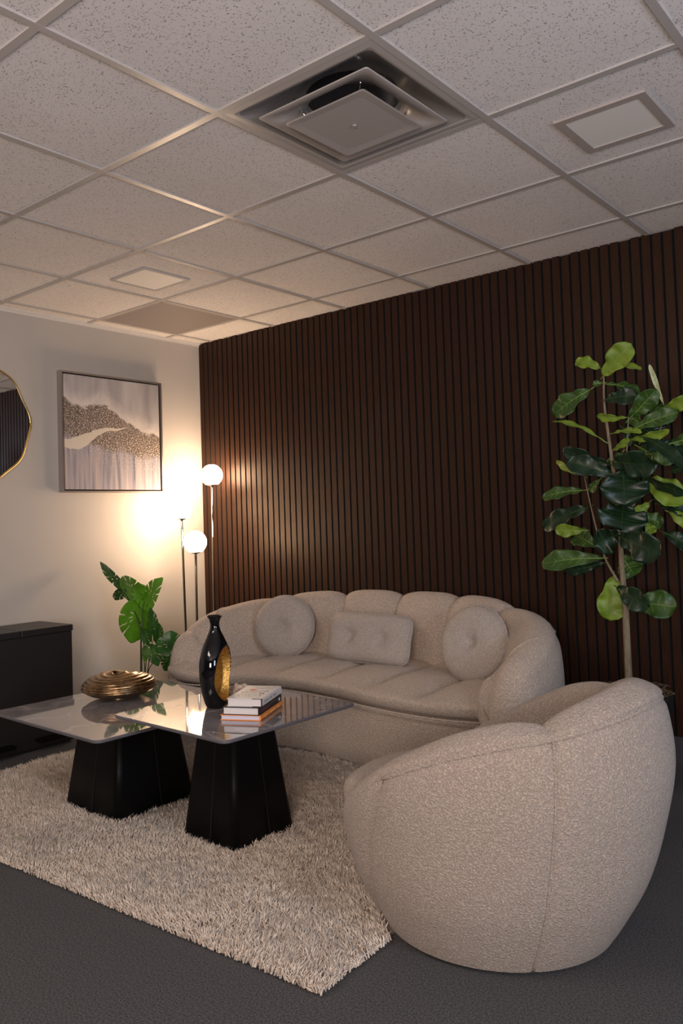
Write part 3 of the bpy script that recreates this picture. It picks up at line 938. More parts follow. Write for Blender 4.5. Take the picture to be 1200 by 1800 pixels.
    for i in range(n):
        p = lerp(-PHI_S, PHI_S, i / (n - 1)); h = rim_h(p); c = chan(p, [-156, -47, 58, 156])
        outer, top = arm_profile(h, c, .012)
        for d_, z_ in spline2(top, NC):
            x_, y_ = chair_pt(p, min(z_, .70), d_); V.append((x_, y_, z_))
    mesh('back_cushion', V, grid_faces(n, NC), M['boucle_chair'], chair, True)
    V, Fc = [], []
    rows = [(.0, .418), (.30, .417), (.55, .413), (.75, .405), (.88, .392), (.96, .372), (1.0, .345), (.97, .325)]
    for f_, z in rows:
        for k_ in range(72):
            a = 2 * math.pi * k_ / 72
            rx = .34 if math.cos(a) > 0 else .435; V.append((ACX + f_ * rx * math.cos(a), ACY + f_ * .375 * math.sin(a), z - .010))
    mesh('seat_cushion', V, grid_faces(len(rows), 72, wrap_v=True), M['boucle_chair'], chair, True)
    V, Fc = lathe([(.13, 0.0), (.145, 0.002), (.15, .008), (.15, .03)], 48, (ACX + .02, ACY, 0.0))
    mesh('swivel_base', V, Fc, M['dark_base'], chair, True)
build_chair()

# ------------------------------------------------------------------ three-globe floor lamp
lamp_c = Vector((0.28, -0.31, 0))
lamp = thing('floor_lamp', lamp_c, 'chrome floor lamp with three glowing white globes at staggered heights, in the corner', 'floor lamp')
V, Fc = lathe([(.150, 0.001), (.155, .004), (.155, .016), (.150, .021), (.02, .024), (.018, .03)], 56, lamp_c)
mesh('base', V, Fc, M['chrome'], lamp, True)
for (u, v_, y_, rpx), foot in (((372, 835.5, -.135, 19.0), (.03, .05)), ((318.5, 895, -.37, 18.8), (-.05, -.0)), ((343, 953, -.41, 20.0), (.02, -.06))):
    g = at_y(u, v_, y_)
    rad = rpx / F_PX * (g - CAM).dot(FW)
    fp = Vector((lamp_c.x + foot[0], lamp_c.y + foot[1], .02))
    fp = Vector((lerp(fp.x, g.x, .78), lerp(fp.y, g.y, .78), .02))
    neck = g - Vector((0, 0, rad))
    V, Fc = tube([fp, neck + Vector((0, 0, -.01)), neck + Vector((0, 0, .004))], [.0082, .0082, .0082], 14)
    pole = mesh('pole', V, Fc, M['chrome'], lamp, True)
    V, Fc = lathe([(.0075, -.014), (.009, -.002), (.030, .004), (.037, .010), (.037, .014)], 28, neck)
    mesh('globe_cup', V, Fc, M['chrome'], lamp, True)
    bm = bmesh.new(); bmesh.ops.create_uvsphere(bm, u_segments=40, v_segments=24, radius=rad)
    bmesh.ops.translate(bm, verts=bm.verts, vec=g)
    bm_obj('globe', bm, M['globe'], lamp, True)
V, Fc = tube([lamp_c + Vector((.10, .10, .012)), lamp_c + Vector((.16, .20, .006)), lamp_c + Vector((.3, .235, .006)), lamp_c + Vector((.6, .24, .006))], .003, 6)
mesh('power_cord', V, Fc, M['black_plastic'], lamp, True)

# ------------------------------------------------------------------ canvas on the left wall
py0, py1, pz0, pz1 = -1.128, -0.376, 1.372, 2.112
dpt = 0.045
art = thing('framed_painting', (0.0, (py0 + py1) / 2, (pz0 + pz1) / 2), 'square abstract grey and brown painting in a thin silver frame on the left wall', 'painting')
ft = .010
bm = bmesh.new()
for b in ((py0, py1, pz0, pz0 + ft), (py0, py1, pz1 - ft, pz1), (py0, py0 + ft, pz0 + ft, pz1 - ft), (py1 - ft, py1, pz0 + ft, pz1 - ft)):
    add_box(bm, 0.0005, dpt, b[0], b[1], b[2], b[3])
o = bm_obj('frame', bm, M['silver'], art)
box_obj('float_gap', (0.0008, 0.020, py0 + ft, py1 - ft, pz0 + ft, pz1 - ft), M['black_gap'], art)
cyc, czc = (py0 + py1) / 2, (pz0 + pz1) / 2
hw = (py1 - py0) / 2 - ft - .0115
bm = bmesh.new(); add_box(bm, 0.021 - .0, .038, -hw, hw, -hw + .003, hw - .003)
o = bm_obj('canvas', bm, M['canvas'], art)
o.matrix_parent_inverse = Matrix.Identity(4)   # the canvas keeps its own centre as origin

# ------------------------------------------------------------------ wavy mirror
mir = thing('wall_mirror', (0.0, -1.47, 1.765), 'round dark-reflecting mirror with wavy gold rim on the left wall, beside the painting', 'mirror')
mc = Vector((0.0, -1.66, 1.765)); mr_ = .335
def wavy(a, r): return r * (1 + .018 * math.sin(9 * a + .8) + .010 * math.sin(5 * a + 2))
V = [mc + Vector((.018, 0, 0))]; Fc = []
NA = 120
for k_ in range(NA):
    a = 2 * math.pi * k_ / NA; V.append(mc + Vector((.018, wavy(a, mr_) * math.cos(a), wavy(a, mr_) * math.sin(a) * 1.03)))
for k_ in range(NA): Fc.append((0, 1 + k_, 1 + (k_ + 1) % NA))
nb = len(V)
for k_ in range(NA):
    a = 2 * math.pi * k_ / NA; V.append(mc + Vector((.002, wavy(a, mr_) * math.cos(a), wavy(a, mr_) * math.sin(a) * 1.03)))
for k_ in range(NA): Fc.append((1 + k_, nb + k_, nb + (k_ + 1) % NA, 1 + (k_ + 1) % NA))
mesh('mirror_glass', V, Fc, M['mirror'], mir)
pts = [mc + Vector((.016, wavy(2 * math.pi * k_ / NA, mr_ + .003) * math.cos(2 * math.pi * k_ / NA), wavy(2 * math.pi * k_ / NA, mr_ + .003) * math.sin(2 * math.pi * k_ / NA) * 1.03)) for k_ in range(NA + 1)]
V, Fc = tube(pts, .0062, 10); mesh('gold_rim', V, Fc, M['gold_rim'], mir, True)

# ------------------------------------------------------------------ twin pedal bin
bx0, bx1, by0, by1, bz = 0.10, 0.435, -1.93, -1.325, 0.632
bin_ = thing('pedal_bin', ((bx0 + bx1) / 2, (by0 + by1) / 2, 0), 'black twin-compartment pedal bin standing against the left wall', 'trash can')
box_obj('body', (bx0 + .004, bx1 - .004, by0 + .004, by1 - .004, .012, bz - .034), M['black_plastic'], bin_, .006)
ym = (by0 + by1) / 2
box_obj('lid', (bx0, bx1, by0, ym - .0015, bz - .034, bz), M['black_plastic'], bin_, .004)
box_obj('lid', (bx0, bx1, ym + .0015, by1, bz - .034, bz), M['black_plastic'], bin_, .004)
box_obj('foot_ring', (bx0 + .02, bx1 - .02, by0 + .02, by1 - .02, 0.0, .012), M['black'], bin_)
for yc in (ym - .155, ym + .165):
    bm = bmesh.new()
    add_box(bm, bx1 - .01, bx1 + .045, yc - .095, yc + .095, .052, .066)
    bevel_all(bm, .003, 2)
    add_box(bm, bx1 + .036, bx1 + .047, yc - .09, yc + .09, .050, .056)
    bm_obj('pedal', bm, M['table'], bin_)

# ------------------------------------------------------------------ bronze vase (low, ribbed)
bv = Vector((1.372, -1.695, ZL))
vase = thing('bronze_vase', bv, 'low wide ribbed bronze vase on the larger marble table', 'vase')
prof = [(.055, 0.0), (.062, .001)]
n = 56
for i in range(n + 1):
    t = i / n; a = -math.pi * .42 + t * (math.pi * .42 + math.pi * .40)
    r = .156 * math.cos(a) ** .9; z = .048 + (.046 if a < 0 else .056) * math.sin(a)
    rib = .0050 * abs(math.sin(t * math.pi * 13)) if t > .42 else .0006 * abs(math.sin(t * math.pi * 13))
    prof.append((r + rib * math.cos(a), z + rib * max(0, math.sin(a))))
prof += [(.036, .103), (.033, .108), (.028, .108), (.024, .101), (.024, .08), (.0005, .08)]
V, Fc = lathe(prof, 72, bv)
for v__ in V:       # the upper rings are a little off-centre, as if thrown by hand
    t = max(0, (v__.z - bv.z - .05) / .07)
    a = math.atan2(v__.y - bv.y, v__.x - bv.x)
    v__.z += .006 * t * math.sin(2 * a + 1.0)
mesh('vase_body', V, Fc, M['bronze'], vase, True)

# ------------------------------------------------------------------ black bottle vase with a gold hollow
kv = Vector((2.083, -1.765, ZR))
vase2 = thing('black_vase', kv, 'tall glossy black bottle vase with a gold-lined round hollow, on the taller table', 'vase')
# silhouette half widths in the broad direction and the thin direction
zs_ = [0.0, .004, .02, .06, .11, .15, .19, .23, .26, .28, .295, .31, .325, .335, .341]
wb = [.034, .040, .048, .066, .079, .083, .076, .056, .036, .024, .0185, .0175, .0205, .0265, .0285]
wt = [.034, .040, .046, .054, .058, .058, .054, .044, .032, .023, .0185, .0175, .0205, .0265, .0285]
def vsec(z): return smooth_interp(z, zs_, wb), smooth_interp(z, zs_, wt)
nrm = Vector((0.90, 0.40, 0)).normalized()       # the hollow faces right of the camera
tng = Vector((-nrm.y, nrm.x, 0))
hc, hr = .125, .072
def build_black_vase():
    NZ, NA_ = 120, 120
    V = []; mats = []
    for i in range(NZ):
        z = .341 * i / (NZ - 1); b_, t_ = vsec(z)
        for k_ in range(NA_):
            a = 2 * math.pi * k_ / NA_
            lx = t_ * math.cos(a); ly = b_ * math.sin(a)       # lx along the hollow normal, ly across
            if lx > 0:
                rr = math.hypot(ly / hr, (z - hc) / (hr * 1.42))
                if rr < 1:
                    lx = lx - (lx - .000) * min(1, (1 - rr) * 7) * .92 - .010 * (1 - rr ** 2)
            V.append(kv + nrm * lx + tng * ly + Vector((0, 0, z)))
    Fc = grid_faces(NZ, NA_, wrap_v=True)
    Fc.append(tuple(range(NA_)))
    # inner mouth
    base = len(V)
    for z, r in ((.341, .022), (.335, .018), (.30, .012), (.26, .012)):
        for k_ in range(NA_):
            a = 2 * math.pi * k_ / NA_; V.append(kv + nrm * (r * math.cos(a)) + tng * (r * math.sin(a)) + Vector((0, 0, z)))
    top = (NZ - 1) * NA_
    ring = [top] + [base + q * NA_ for q in range(4)]
    for a_, b_ in zip(ring[:-1], ring[1:]):
        for k_ in range(NA_): Fc.append((a_ + k_, a_ + (k_ + 1) % NA_, b_ + (k_ + 1) % NA_, b_ + k_))
    Fc.append(tuple(ring[-1] + k_ for k_ in range(NA_)))
    body = [f for f in Fc]
    gold, dark = [], []
    for f in body:
        c_ = sum((V[i] for i in f), Vector()) / len(f) - kv
        lx = c_.dot(nrm); ly = c_.dot(tng)
        rr = math.hypot(ly / hr, (c_.z - hc) / (hr * 1.42))
        (gold if (lx > -.02 and rr < .985 and len(f) == 4 and c_.dot(nrm) > -.012 and lx < .06) else dark).append(f)
    mesh('vase_body', V, dark, M['ceramic'], vase2, True)
    o = mesh('gold_hollow', V, gold, M['gold_leaf'], vase2, True)
    bm = bmesh.new(); bm.from_mesh(o.data)
    bmesh.ops.delete(bm, geom=[v__ for v__ in bm.verts if not v__.link_faces], context='VERTS'); bm.to_mesh(o.data); bm.free()
build_black_vase()

# ------------------------------------------------------------------ three books
def book(c, z, w_, l_, th, rot, cov, pap, label, marks):
    """c = front right corner, spine along the right side running away"""
    a = rot
    X_ = Vector((math.cos(a), math.sin(a), 0)); Y_ = Vector((-math.sin(a), math.cos(a), 0))
    o0 = Vector((c[0], c[1], z))
    cen = o0 - X_ * w_ / 2 + Y_ * l_ / 2
    t = thing('book', cen, label, 'book', 'books stacked on the coffee table')
    Rm = Matrix((X_, Y_, Vector((0, 0, 1)))).transposed()
    def bx(name, b, m_, bev=0):
        bm = bmesh.new(); add_box(bm, *b)
        if bev: bevel_all(bm, bev, 2)
        for v__ in bm.verts: v__.co = cen + Rm @ v__.co
        return bm_obj(name, bm, m_, t)
    hw_, hl = w_ / 2, l_ / 2
    ct = .0022
    bm = bmesh.new()
    # cover: bottom board, spine, top board as one C-shaped sleeve
    prof_ = [(-hw_, 0), (hw_ - .003, 0), (hw_, .003), (hw_ + .001, th / 2), (hw_, th - .003), (hw_ - .003, th), (-hw_, th), (-hw_, th - ct), (hw_ - .006, th - ct), (hw_ - .006, ct), (-hw_, ct)]
    f0 = [bm.verts.new(cen + Rm @ Vector((p[0], -hl, p[1]))) for p in prof_]
    f1 = [bm.verts.new(cen + Rm @ Vector((p[0], hl, p[1]))) for p in prof_]
    for i in range(len(prof_)): bm.faces.new((f0[i], f0[(i + 1) % len(prof_)], f1[(i + 1) % len(prof_)], f1[i]))
    bm.faces.new(f0[::-1]); bm.faces.new(f1)
    bm_obj('cover', bm, cov, t)
    bx('page_block', (-hw_ + .003, hw_ - .0065, -hl + .003, hl - .003, ct, th - ct), pap)
    marks2 = []
    for kind, m_, items in marks:
        marks2 += [(kind, m_, [it]) for it in items] if len(items) <= 6 else [(kind, m_, items)]
    for kind, m_, items in marks2:
        bm = bmesh.new()
        for it in items:
            if kind == 'top':
                x0_, x1_, y0_, y1_ = it; add_box(bm, x0_ * w_, x1_ * w_, y0_ * l_, y1_ * l_, th + .00005, th + .0004)
            elif kind == 'spine':
                y0_, y1_, z0_, z1_ = it; add_box(bm, hw_ + .0008, hw_ + .0014, y0_ * l_, y1_ * l_, z0_ * th, z1_ * th)
            elif kind == 'head':
                x0_, x1_, z0_, z1_ = it; add_box(bm, x0_ * w_, x1_ * w_, -hl - .0004, -hl + .0002, z0_ * th, z1_ * th)
            elif kind == 'dot':
                x_, y_, r_ = it
                bmesh.ops.create_cone(bm, cap_ends=True, segments=20, radius1=r_, radius2=r_, depth=.0004,
                                      matrix=Matrix.Translation((x_ * w_, y_ * l_, th + .0003)))
        for v__ in bm.verts: v__.co = cen + Rm @ v__.co
        bm_obj('printed_lettering', bm, m_, t)
    return t
def words(rows, seed, height=.012):
    r_ = random.Random(seed); out = []
    for (y_, x0_, x1_, hh, dens) in rows:
        x_ = x0_
        while x_ < x1_:
            wd = r_.uniform(.02, .05)
            for k_ in range(r_.randint(2, 5)):
                if x_ > x1_: break
                if r_.random() < dens: out.append((x_, x_ + .012, y_ - hh * r_.uniform(.3, .5), y_ + hh * r_.uniform(.3, .5)))
                x_ += .020
            x_ += .028
    return out
book((2.385, -1.835), ZR + .0005, .150, .235, .018, math.radians(25), M['cover_orange'], M['paper2'],
     'orange-spined book at the bottom of the stack of three', [('spine', M['ink_orange'], [(-.40, -.20, .35, .65), (-.1, .12, .35, .65), (.25, .35, .3, .7)])])
book((2.383, -1.838), ZR + .0190, .138, .222, .027, math.radians(24), M['cover_black'], M['paper'],
     'black-spined book in the middle of the stack of three', [('spine', mat('dim_red_ink', (.10, .02, .03), .5), [(-.42, -.36, .3, .7), (-.33, -.30, .3, .7), (-.27, -.20, .3, .7), (-.15, -.08, .3, .7)]), ('spine', M['ink_white'], [(.36, .42, .3, .7)])])
book((2.384, -1.826), ZR + .0465, .130, .215, .028, math.radians(25.5), M['cover_white'], M['paper'],
     'white-covered book with small red oval, on top of the stack of three',
     [('top', M['ink'], words([rw_], 5 + q_)) for q_, rw_ in enumerate([(.36, -.2, .42, .03, .8), (.26, -.1, .40, .03, .9), (.05, -.3, .35, .03, .85), (-.06, -.36, .30, .03, .8), (-.20, -.40, .22, .022, .7), (-.32, -.3, .2, .022, .5)])] + [
      ('top', M['cover_black'], [(.20, .26, -.145, -.10), (.29, .34, -.145, -.10), (.28, .33, -.29, -.25), (.30, .34, .08, .12)]),
      ('dot', M['ink_red'], [(-.14, .16, .0125)]),
      ('spine', M['ink'], [(-.40 + .045 * k_, -.40 + .045 * k_ + .022, .42, .60) for k_ in range(14) if k_ not in (5, 9)]),
      ('head', M['cover_black'], [(.22, .50, .93, 1.0), (.47, .505, .0, 1.0), (.22, .50, -.02, .06)])])
# small cream knotted ornament behind the books
orn = Vector((2.088, -1.648, ZR))
kn = thing('knot_ornament', orn, 'small cream knotted ornament between the black vase and the books', 'ornament')
pts = []
for k_ in range(121):
    t = 2 * math.pi * k_ / 120
    r_ = .022 + .008 * math.cos(3 * t)
    pts.append(orn + Vector((r_ * math.cos(2 * t), r_ * math.sin(2 * t) * .6, .034 + .022 * math.sin(3 * t))))
V, Fc = tube(pts, .0095, 12, cap=False); mesh('knot', V, Fc, M['cream'], kn, True)

# ------------------------------------------------------------------ fiddle-leaf fig
FY_ = -0.42
def fz(X_, Y_, off=0.0):       # from the tree's own sketch units to the room
    return at_y(930 + X_ / 2.811, 580 + Y_ / 2.811, FY_ + off)
tree_base = Vector((fz(492, 1760).x, FY_, 0))
fig = thing('fiddle_leaf_fig', tree_base, 'tall fiddle-leaf fig tree with broad leaves in the right corner behind the armchair', 'potted plant')
def smooth_path(pts, n_=6):
    out = []
    for i in range(len(pts) - 1):
        q0 = pts[max(i - 1, 0)]; q1 = pts[i]; q2 = pts[i + 1]; q3 = pts[min(i + 2, len(pts) - 1)]
        for k_ in range(n_):
            f = k_ / n_
            out.append(0.5 * ((2 * q1) + (-q0 + q2) * f + (2 * q0 - 5 * q1 + 4 * q2 - q3) * f * f + (-q0 + 3 * q1 - 3 * q2 + q3) * f ** 3))
    out.append(pts[-1]); return out
tr = [Vector((tree_base.x + .012, FY_, .36)), fz(492, 1740), fz(476, 1400), fz(458, 1180), fz(440, 900), fz(405, 620), fz(372, 380), fz(368, 215)]
tr = smooth_path(tr)
V, Fc = tube(tr, [lerp(.0205, .0035, (i / (len(tr) - 1)) ** .75) for i in range(len(tr))], 14)
mesh('trunk', V, Fc, M['bark'], fig, True)
for pts, r0 in (([(440, 1245, 0), (372, 1120, -.02), (318, 930, -.03), (270, 715, -.04)], .0055), ([(448, 960, 0), (478, 640, -.02), (490, 430, -.03)], .0048),
                ([(452, 1010, 0), (560, 760, .02), (640, 520, .02), (668, 370, .02)], .0055), ([(430, 1240, 0), (400, 1170, .0), (365, 1120, .02)], .004),
                ([(478, 1370, 0), (500, 1350, -.02), (520, 1340, -.02)], .003)):
    q = smooth_path([fz(a, b, c_) for a, b, c_ in pts])
    V, Fc = tube(q, [lerp(r0, r0 * .45, i / (len(q) - 1)) for i in range(len(q))], 8)
    mesh('branch', V, Fc, M['bark'], fig, True)
def fig_leaf(b, t, w_, roll, m_, droop=.18, cup=.25, seed=0, parent=fig):
    """b, t ends of the midrib; w_ real width; roll turns the blade about the midrib from facing the viewer"""
    ax_ = t - b; ln = ax_.length; ax_.normalize()
    toc = (CAM - (b + t) / 2); toc.z *= 1.0; toc.normalize()
    side = ax_.cross(toc)
    if side.length < .2: side = ax_.cross(Vector((0, 0, 1)))
    side.normalize(); nr = side.cross(ax_).normalized()
    Rr = Matrix.Rotation(roll, 3, ax_); side = Rr @ side; nr = Rr @ nr
    if nr.z < 0 and seed % 3: pass
    NL, NW = 22, 12; V = []
    for i in range(NL + 1):
        s = i / NL
        # obovate, waisted like a fiddle
        wd = w_ / 2 * (max(0.0, math.sin(math.pi * min(1, s ** 1.05))) ** .50) * (0.48 + .62 * s - .12 * math.exp(-((s - .35) / .13) ** 2))
        if s < .06: wd *= s / .06
        cen = b + ax_ * (ln * s) + nr * (droop * ln * math.sin(math.pi * s) * .6) - Vector((0, 0, 1)) * droop * ln * .3 * s * s
        for j in range(NW + 1):
            q = (j / NW - .5) * 2
            und = .075 * w_ * math.sin(s * 17 + seed * 1.7 + (2 if q > 0 else 0)) * abs(q) ** 1.5 + .02 * w_ * math.sin(s * 34 + seed) * abs(q)
            V.append(cen + side * (wd * q) + nr * (cup * wd * abs(q) ** 1.4 + und))
    Fc = grid_faces(NL + 1, NW + 1)
    o = mesh('leaf', V, Fc, m_, parent, True)
    sd = o.modifiers.new('thickness', 'SOLIDIFY'); sd.thickness = .0009; sd.offset = 0
    # midrib and side veins as a fine raised cord
    Vv, Fv = [], []
    def addv(pts_, r_):
        a_, c_ = tube(pts_, r_, 5); n0 = len(Vv); Vv.extend(a_); Fv.extend([tuple(i_ + n0 for i_ in f) for f in c_])
    mid = [V[i * (NW + 1) + NW // 2] for i in range(NL + 1)]
    addv([b - ax_ * .018] + mid[:-1], [.0022] + [lerp(.0020, .0006, i / NL) for i in range(NL)])
    for s_i in (4, 7, 10, 13, 16):
        for dr in (-1, 1):
            pts_ = [V[min(NL, s_i + q2) * (NW + 1) + NW // 2 + dr * min(q2 * 2, NW // 2 - 1)] for q2 in range(0, 3)]
            addv(pts_, [.0010, .0007, .0004])
    vein = mesh('leaf_vein', Vv, Fv, M['vein'] if m_ is not M['fig_dark'] else M['fig_mid'], o, True)
    vein.matrix_parent_inverse = Matrix.Identity(4)
    return o
def fix_sub(o):   # sub-part written in room coordinates under a part that already carries its parent's shift
    o.matrix_parent_inverse = Matrix.Identity(4)
D, Mi, Li, Pa = M['fig_dark'], M['fig_mid'], M['fig_light'], M['fig_pale']
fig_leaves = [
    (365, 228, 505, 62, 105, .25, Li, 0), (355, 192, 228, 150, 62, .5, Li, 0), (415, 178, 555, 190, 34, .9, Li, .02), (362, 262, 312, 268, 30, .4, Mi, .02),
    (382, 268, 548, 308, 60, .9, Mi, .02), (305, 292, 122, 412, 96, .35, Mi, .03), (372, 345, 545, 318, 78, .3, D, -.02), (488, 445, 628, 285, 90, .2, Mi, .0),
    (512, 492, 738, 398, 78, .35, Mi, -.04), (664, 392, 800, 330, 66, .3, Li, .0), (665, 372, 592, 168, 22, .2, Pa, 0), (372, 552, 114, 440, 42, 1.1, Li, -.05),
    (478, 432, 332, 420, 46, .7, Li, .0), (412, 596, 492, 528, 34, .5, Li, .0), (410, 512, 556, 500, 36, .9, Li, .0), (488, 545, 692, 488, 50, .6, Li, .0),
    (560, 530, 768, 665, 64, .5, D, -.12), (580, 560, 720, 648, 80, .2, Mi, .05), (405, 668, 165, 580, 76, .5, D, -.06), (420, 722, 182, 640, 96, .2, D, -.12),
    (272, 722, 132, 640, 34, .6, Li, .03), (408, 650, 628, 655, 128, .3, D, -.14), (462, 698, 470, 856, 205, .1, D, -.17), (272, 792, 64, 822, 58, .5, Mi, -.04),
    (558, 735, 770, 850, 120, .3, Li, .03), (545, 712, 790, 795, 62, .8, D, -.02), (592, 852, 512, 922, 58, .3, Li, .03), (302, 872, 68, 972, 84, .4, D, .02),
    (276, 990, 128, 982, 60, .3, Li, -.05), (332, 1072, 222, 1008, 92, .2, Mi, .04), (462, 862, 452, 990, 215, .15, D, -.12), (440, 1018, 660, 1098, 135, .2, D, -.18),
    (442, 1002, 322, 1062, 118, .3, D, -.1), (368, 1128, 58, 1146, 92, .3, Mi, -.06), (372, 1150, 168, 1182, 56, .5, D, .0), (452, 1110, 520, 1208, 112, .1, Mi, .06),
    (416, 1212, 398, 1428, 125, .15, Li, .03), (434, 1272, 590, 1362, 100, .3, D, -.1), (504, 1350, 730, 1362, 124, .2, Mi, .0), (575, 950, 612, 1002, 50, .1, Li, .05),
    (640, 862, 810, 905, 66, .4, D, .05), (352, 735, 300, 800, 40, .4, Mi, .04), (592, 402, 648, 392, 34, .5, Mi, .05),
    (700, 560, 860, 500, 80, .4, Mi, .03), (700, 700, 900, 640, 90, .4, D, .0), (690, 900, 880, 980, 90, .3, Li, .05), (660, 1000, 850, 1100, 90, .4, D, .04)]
r_l = random.Random(11)
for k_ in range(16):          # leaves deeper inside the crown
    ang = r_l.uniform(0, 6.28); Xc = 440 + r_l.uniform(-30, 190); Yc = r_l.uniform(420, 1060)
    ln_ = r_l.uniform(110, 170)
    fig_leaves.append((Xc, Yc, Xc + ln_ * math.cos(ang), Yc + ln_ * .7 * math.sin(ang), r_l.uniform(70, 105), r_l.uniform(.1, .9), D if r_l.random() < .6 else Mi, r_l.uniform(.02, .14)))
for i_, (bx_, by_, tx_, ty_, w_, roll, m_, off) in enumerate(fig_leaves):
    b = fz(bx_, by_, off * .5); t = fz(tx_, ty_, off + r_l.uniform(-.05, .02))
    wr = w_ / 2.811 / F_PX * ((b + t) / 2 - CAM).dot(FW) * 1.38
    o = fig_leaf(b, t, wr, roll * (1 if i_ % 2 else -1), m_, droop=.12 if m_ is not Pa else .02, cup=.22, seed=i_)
# pot, hidden for the most part behind the armchair
V, Fc = lathe([(.135, 0.0), (.14, .004), (.17, .36), (.178, .385), (.170, .388), (.160, .36), (.0005, .355)], 48, tree_base)
mesh('planter', V, Fc, M['pot'], fig, True)
V = []; Fc = []
r_m = random.Random(5)
for k_ in range(240):
    a = r_m.uniform(0, 6.28); rr = .15 * math.sqrt(r_m.random()); c_ = tree_base + Vector((rr * math.cos(a), rr * math.sin(a), .36))
    p_ = [c_, c_ + Vector((r_m.uniform(-.03, .03), r_m.uniform(-.03, .03), r_m.uniform(.02, .055))), c_ + Vector((r_m.uniform(-.05, .05), r_m.uniform(-.05, .05), r_m.uniform(.02, .05)))]
    a_, f_ = tube(p_, .0022, 5); n0 = len(V); V += a_; Fc += [tuple(i_ + n0 for i_ in f) for f in f_]
mo = mesh('moss', V, Fc, M['moss'], fig); mo['kind'] = 'stuff'

# ------------------------------------------------------------------ monstera
MY = -0.93
def mz(X_, Y_, off=0.0): return at_y(170 + X_ / 7.06, 970 + Y_ / 7.06, MY + off)
mb = Vector((mz(580, 1500).x, MY, 0))
mon = thing('monstera_plant', mb, 'green monstera plant with split leaves beside the sofa by the left wall', 'potted plant')
def monstera_leaf(b, t, w_, roll, m_, seed, cup=.12):
    ax_ = t - b; ln = ax_.length; ax_.normalize()
    toc = (CAM - (b + t) / 2).normalized()
    side = ax_.cross(toc)
    if side.length < .15: side = ax_.cross(Vector((0, 0, 1)))
    side.normalize(); nr = side.cross(ax_).normalized()
    Rr = Matrix.Rotation(roll, 3, ax_); side = Rr @ side; nr = Rr @ nr
    NA_, NR_ = 144, 16
    r_ = random.Random(seed)
    V = []; keep = []
    # polar grid about a point a third of the way up the midrib; heart-shaped outline
    def rad(a):       # a = 0 toward the tip
        x = abs((a + math.pi) % (2 * math.pi) - math.pi)
        return 0.66 * (1 - .30 * (x / math.pi) ** 1 ) * (1 + .12 * math.exp(-(x / .25) ** 2)) * (1 - .60 * math.exp(-((math.pi - x) / .16) ** 2))
    notches = []
    for s in (-1, 1):
        for a in (.50, .95, 1.45):
            notches.append((s * (a + r_.uniform(-.10, .10)), r_.uniform(.028, .05), r_.uniform(.42, .66)))
    holes = [(s * a + r_.uniform(-.05, .05), r_.uniform(.035, .05), .22, r_.uniform(.36, .5)) for s in (-1, 1) for a in (.72, 1.2, 1.75)]
    def pos(rho, a):
        R_ = rad(a); q = rho * R_
        lx = q * math.cos(a); ly = q * math.sin(a) * w_ / ln * 1.12
        c = b + ax_ * ln * (.36 + lx) + side * (ly * ln)
        return c + nr * (cup * abs(ly) * ln + .03 * ln * math.sin(lx * 5)) - Vector((0, 0, .10 * ln * (lx + .3) ** 2))
    for i in range(NR_ + 1):
        for k_ in range(NA_):
            V.append(pos(i / NR_, 2 * math.pi * k_ / NA_ - math.pi))
    Fc = []
    for i in range(NR_):
        for k_ in range(NA_):
            a = 2 * math.pi * (k_ + .5) / NA_ - math.pi; rho = (i + .5) / NR_
            cut = False
            for na, nw, nr0 in notches:
                if rho > nr0 and abs(a - na - .10 * (rho - nr0) * (1 if na > 0 else -1)) < nw * (rho - nr0 + .25) / .6: cut = True
            for ha, hw_, h0_, h1_ in holes:
                if h0_ < rho < h1_ and abs(a - ha) < hw_: cut = True
            if not cut:
                k2 = (k_ + 1) % NA_
                if i == 0: Fc.append((0 * NA_ + k_, (i + 1) * NA_ + k_, (i + 1) * NA_ + k2))
                else: Fc.append((i * NA_ + k_, (i + 1) * NA_ + k_, (i + 1) * NA_ + k2, i * NA_ + k2))
    me = bpy.data.meshes.new('leaf'); me.from_pydata([tuple(v__) for v__ in V], [], Fc); me.validate()
    bm = bmesh.new(); bm.from_mesh(me)
    bmesh.ops.remove_doubles(bm, verts=bm.verts[:], dist=.00005)
    bmesh.ops.delete(bm, geom=[v__ for v__ in bm.verts if not v__.link_faces], context='VERTS')
    bm.to_mesh(me); bm.free()
    o = link('leaf', me, m_, mon, True)
    sd = o.modifiers.new('thickness', 'SOLIDIFY'); sd.thickness = .0008; sd.offset = 0
    return o
G1, G2 = M['mon'], M['mon_dark']
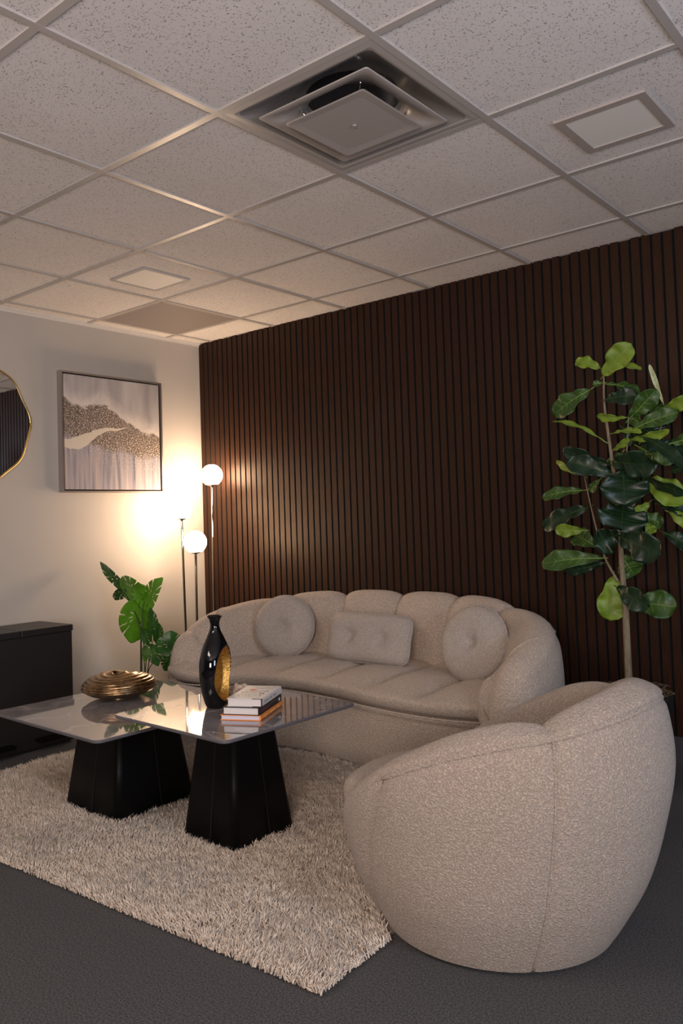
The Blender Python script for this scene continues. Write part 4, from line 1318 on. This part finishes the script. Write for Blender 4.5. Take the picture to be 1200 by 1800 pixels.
for i_, (bx_, by_, tx_, ty_, w_, roll, m_, off) in enumerate([
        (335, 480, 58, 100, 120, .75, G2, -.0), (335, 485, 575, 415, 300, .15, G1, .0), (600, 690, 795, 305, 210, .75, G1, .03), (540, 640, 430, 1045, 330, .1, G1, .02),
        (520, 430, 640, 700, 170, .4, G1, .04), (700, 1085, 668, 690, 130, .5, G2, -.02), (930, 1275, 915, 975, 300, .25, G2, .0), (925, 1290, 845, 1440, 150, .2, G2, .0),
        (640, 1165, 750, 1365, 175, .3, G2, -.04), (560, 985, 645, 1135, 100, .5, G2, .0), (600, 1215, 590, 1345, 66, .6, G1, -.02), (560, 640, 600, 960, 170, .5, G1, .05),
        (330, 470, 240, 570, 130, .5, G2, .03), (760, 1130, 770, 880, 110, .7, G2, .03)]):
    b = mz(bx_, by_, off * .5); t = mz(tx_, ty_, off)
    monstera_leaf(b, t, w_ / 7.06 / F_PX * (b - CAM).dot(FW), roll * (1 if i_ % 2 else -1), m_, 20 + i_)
for pts, r0 in (([(560, 1700, 0), (548, 1480, 0), (545, 1200, 0), (540, 980, 0), (470, 740, 0), (330, 485, 0), (240, 370, 0), (135, 205, 0)], .0042), ([(550, 1600, 0), (552, 1350, 0), (548, 1020, 0)], .0075),
                ([(600, 1650, 0), (592, 1400, 0), (575, 1000, 0), (562, 760, 0), (610, 560, .03)], .003), ([(630, 1600, 0), (640, 1480, 0), (700, 1380, 0), (830, 1305, 0), (925, 1280, 0)], .003),
                ([(610, 1620, 0), (640, 1420, 0), (665, 1240, 0), (705, 1080, -.02)], .003), ([(590, 1600, 0), (620, 1300, 0), (640, 1165, 0)], .003)):
    q = smooth_path([mz(a, b_, c_) for a, b_, c_ in pts])
    V, Fc = tube(q, [lerp(r0, r0 * .6, i / (len(q) - 1)) for i in range(len(q))], 8)
    mesh('stem', V, Fc, M['stem'], mon, True)
V, Fc = lathe([(.075, 0.0), (.08, .004), (.10, .19), (.104, .20), (.098, .20), (.092, .185), (.0005, .18)], 40, mb)
mesh('planter', V, Fc, M['pot'], mon, True)
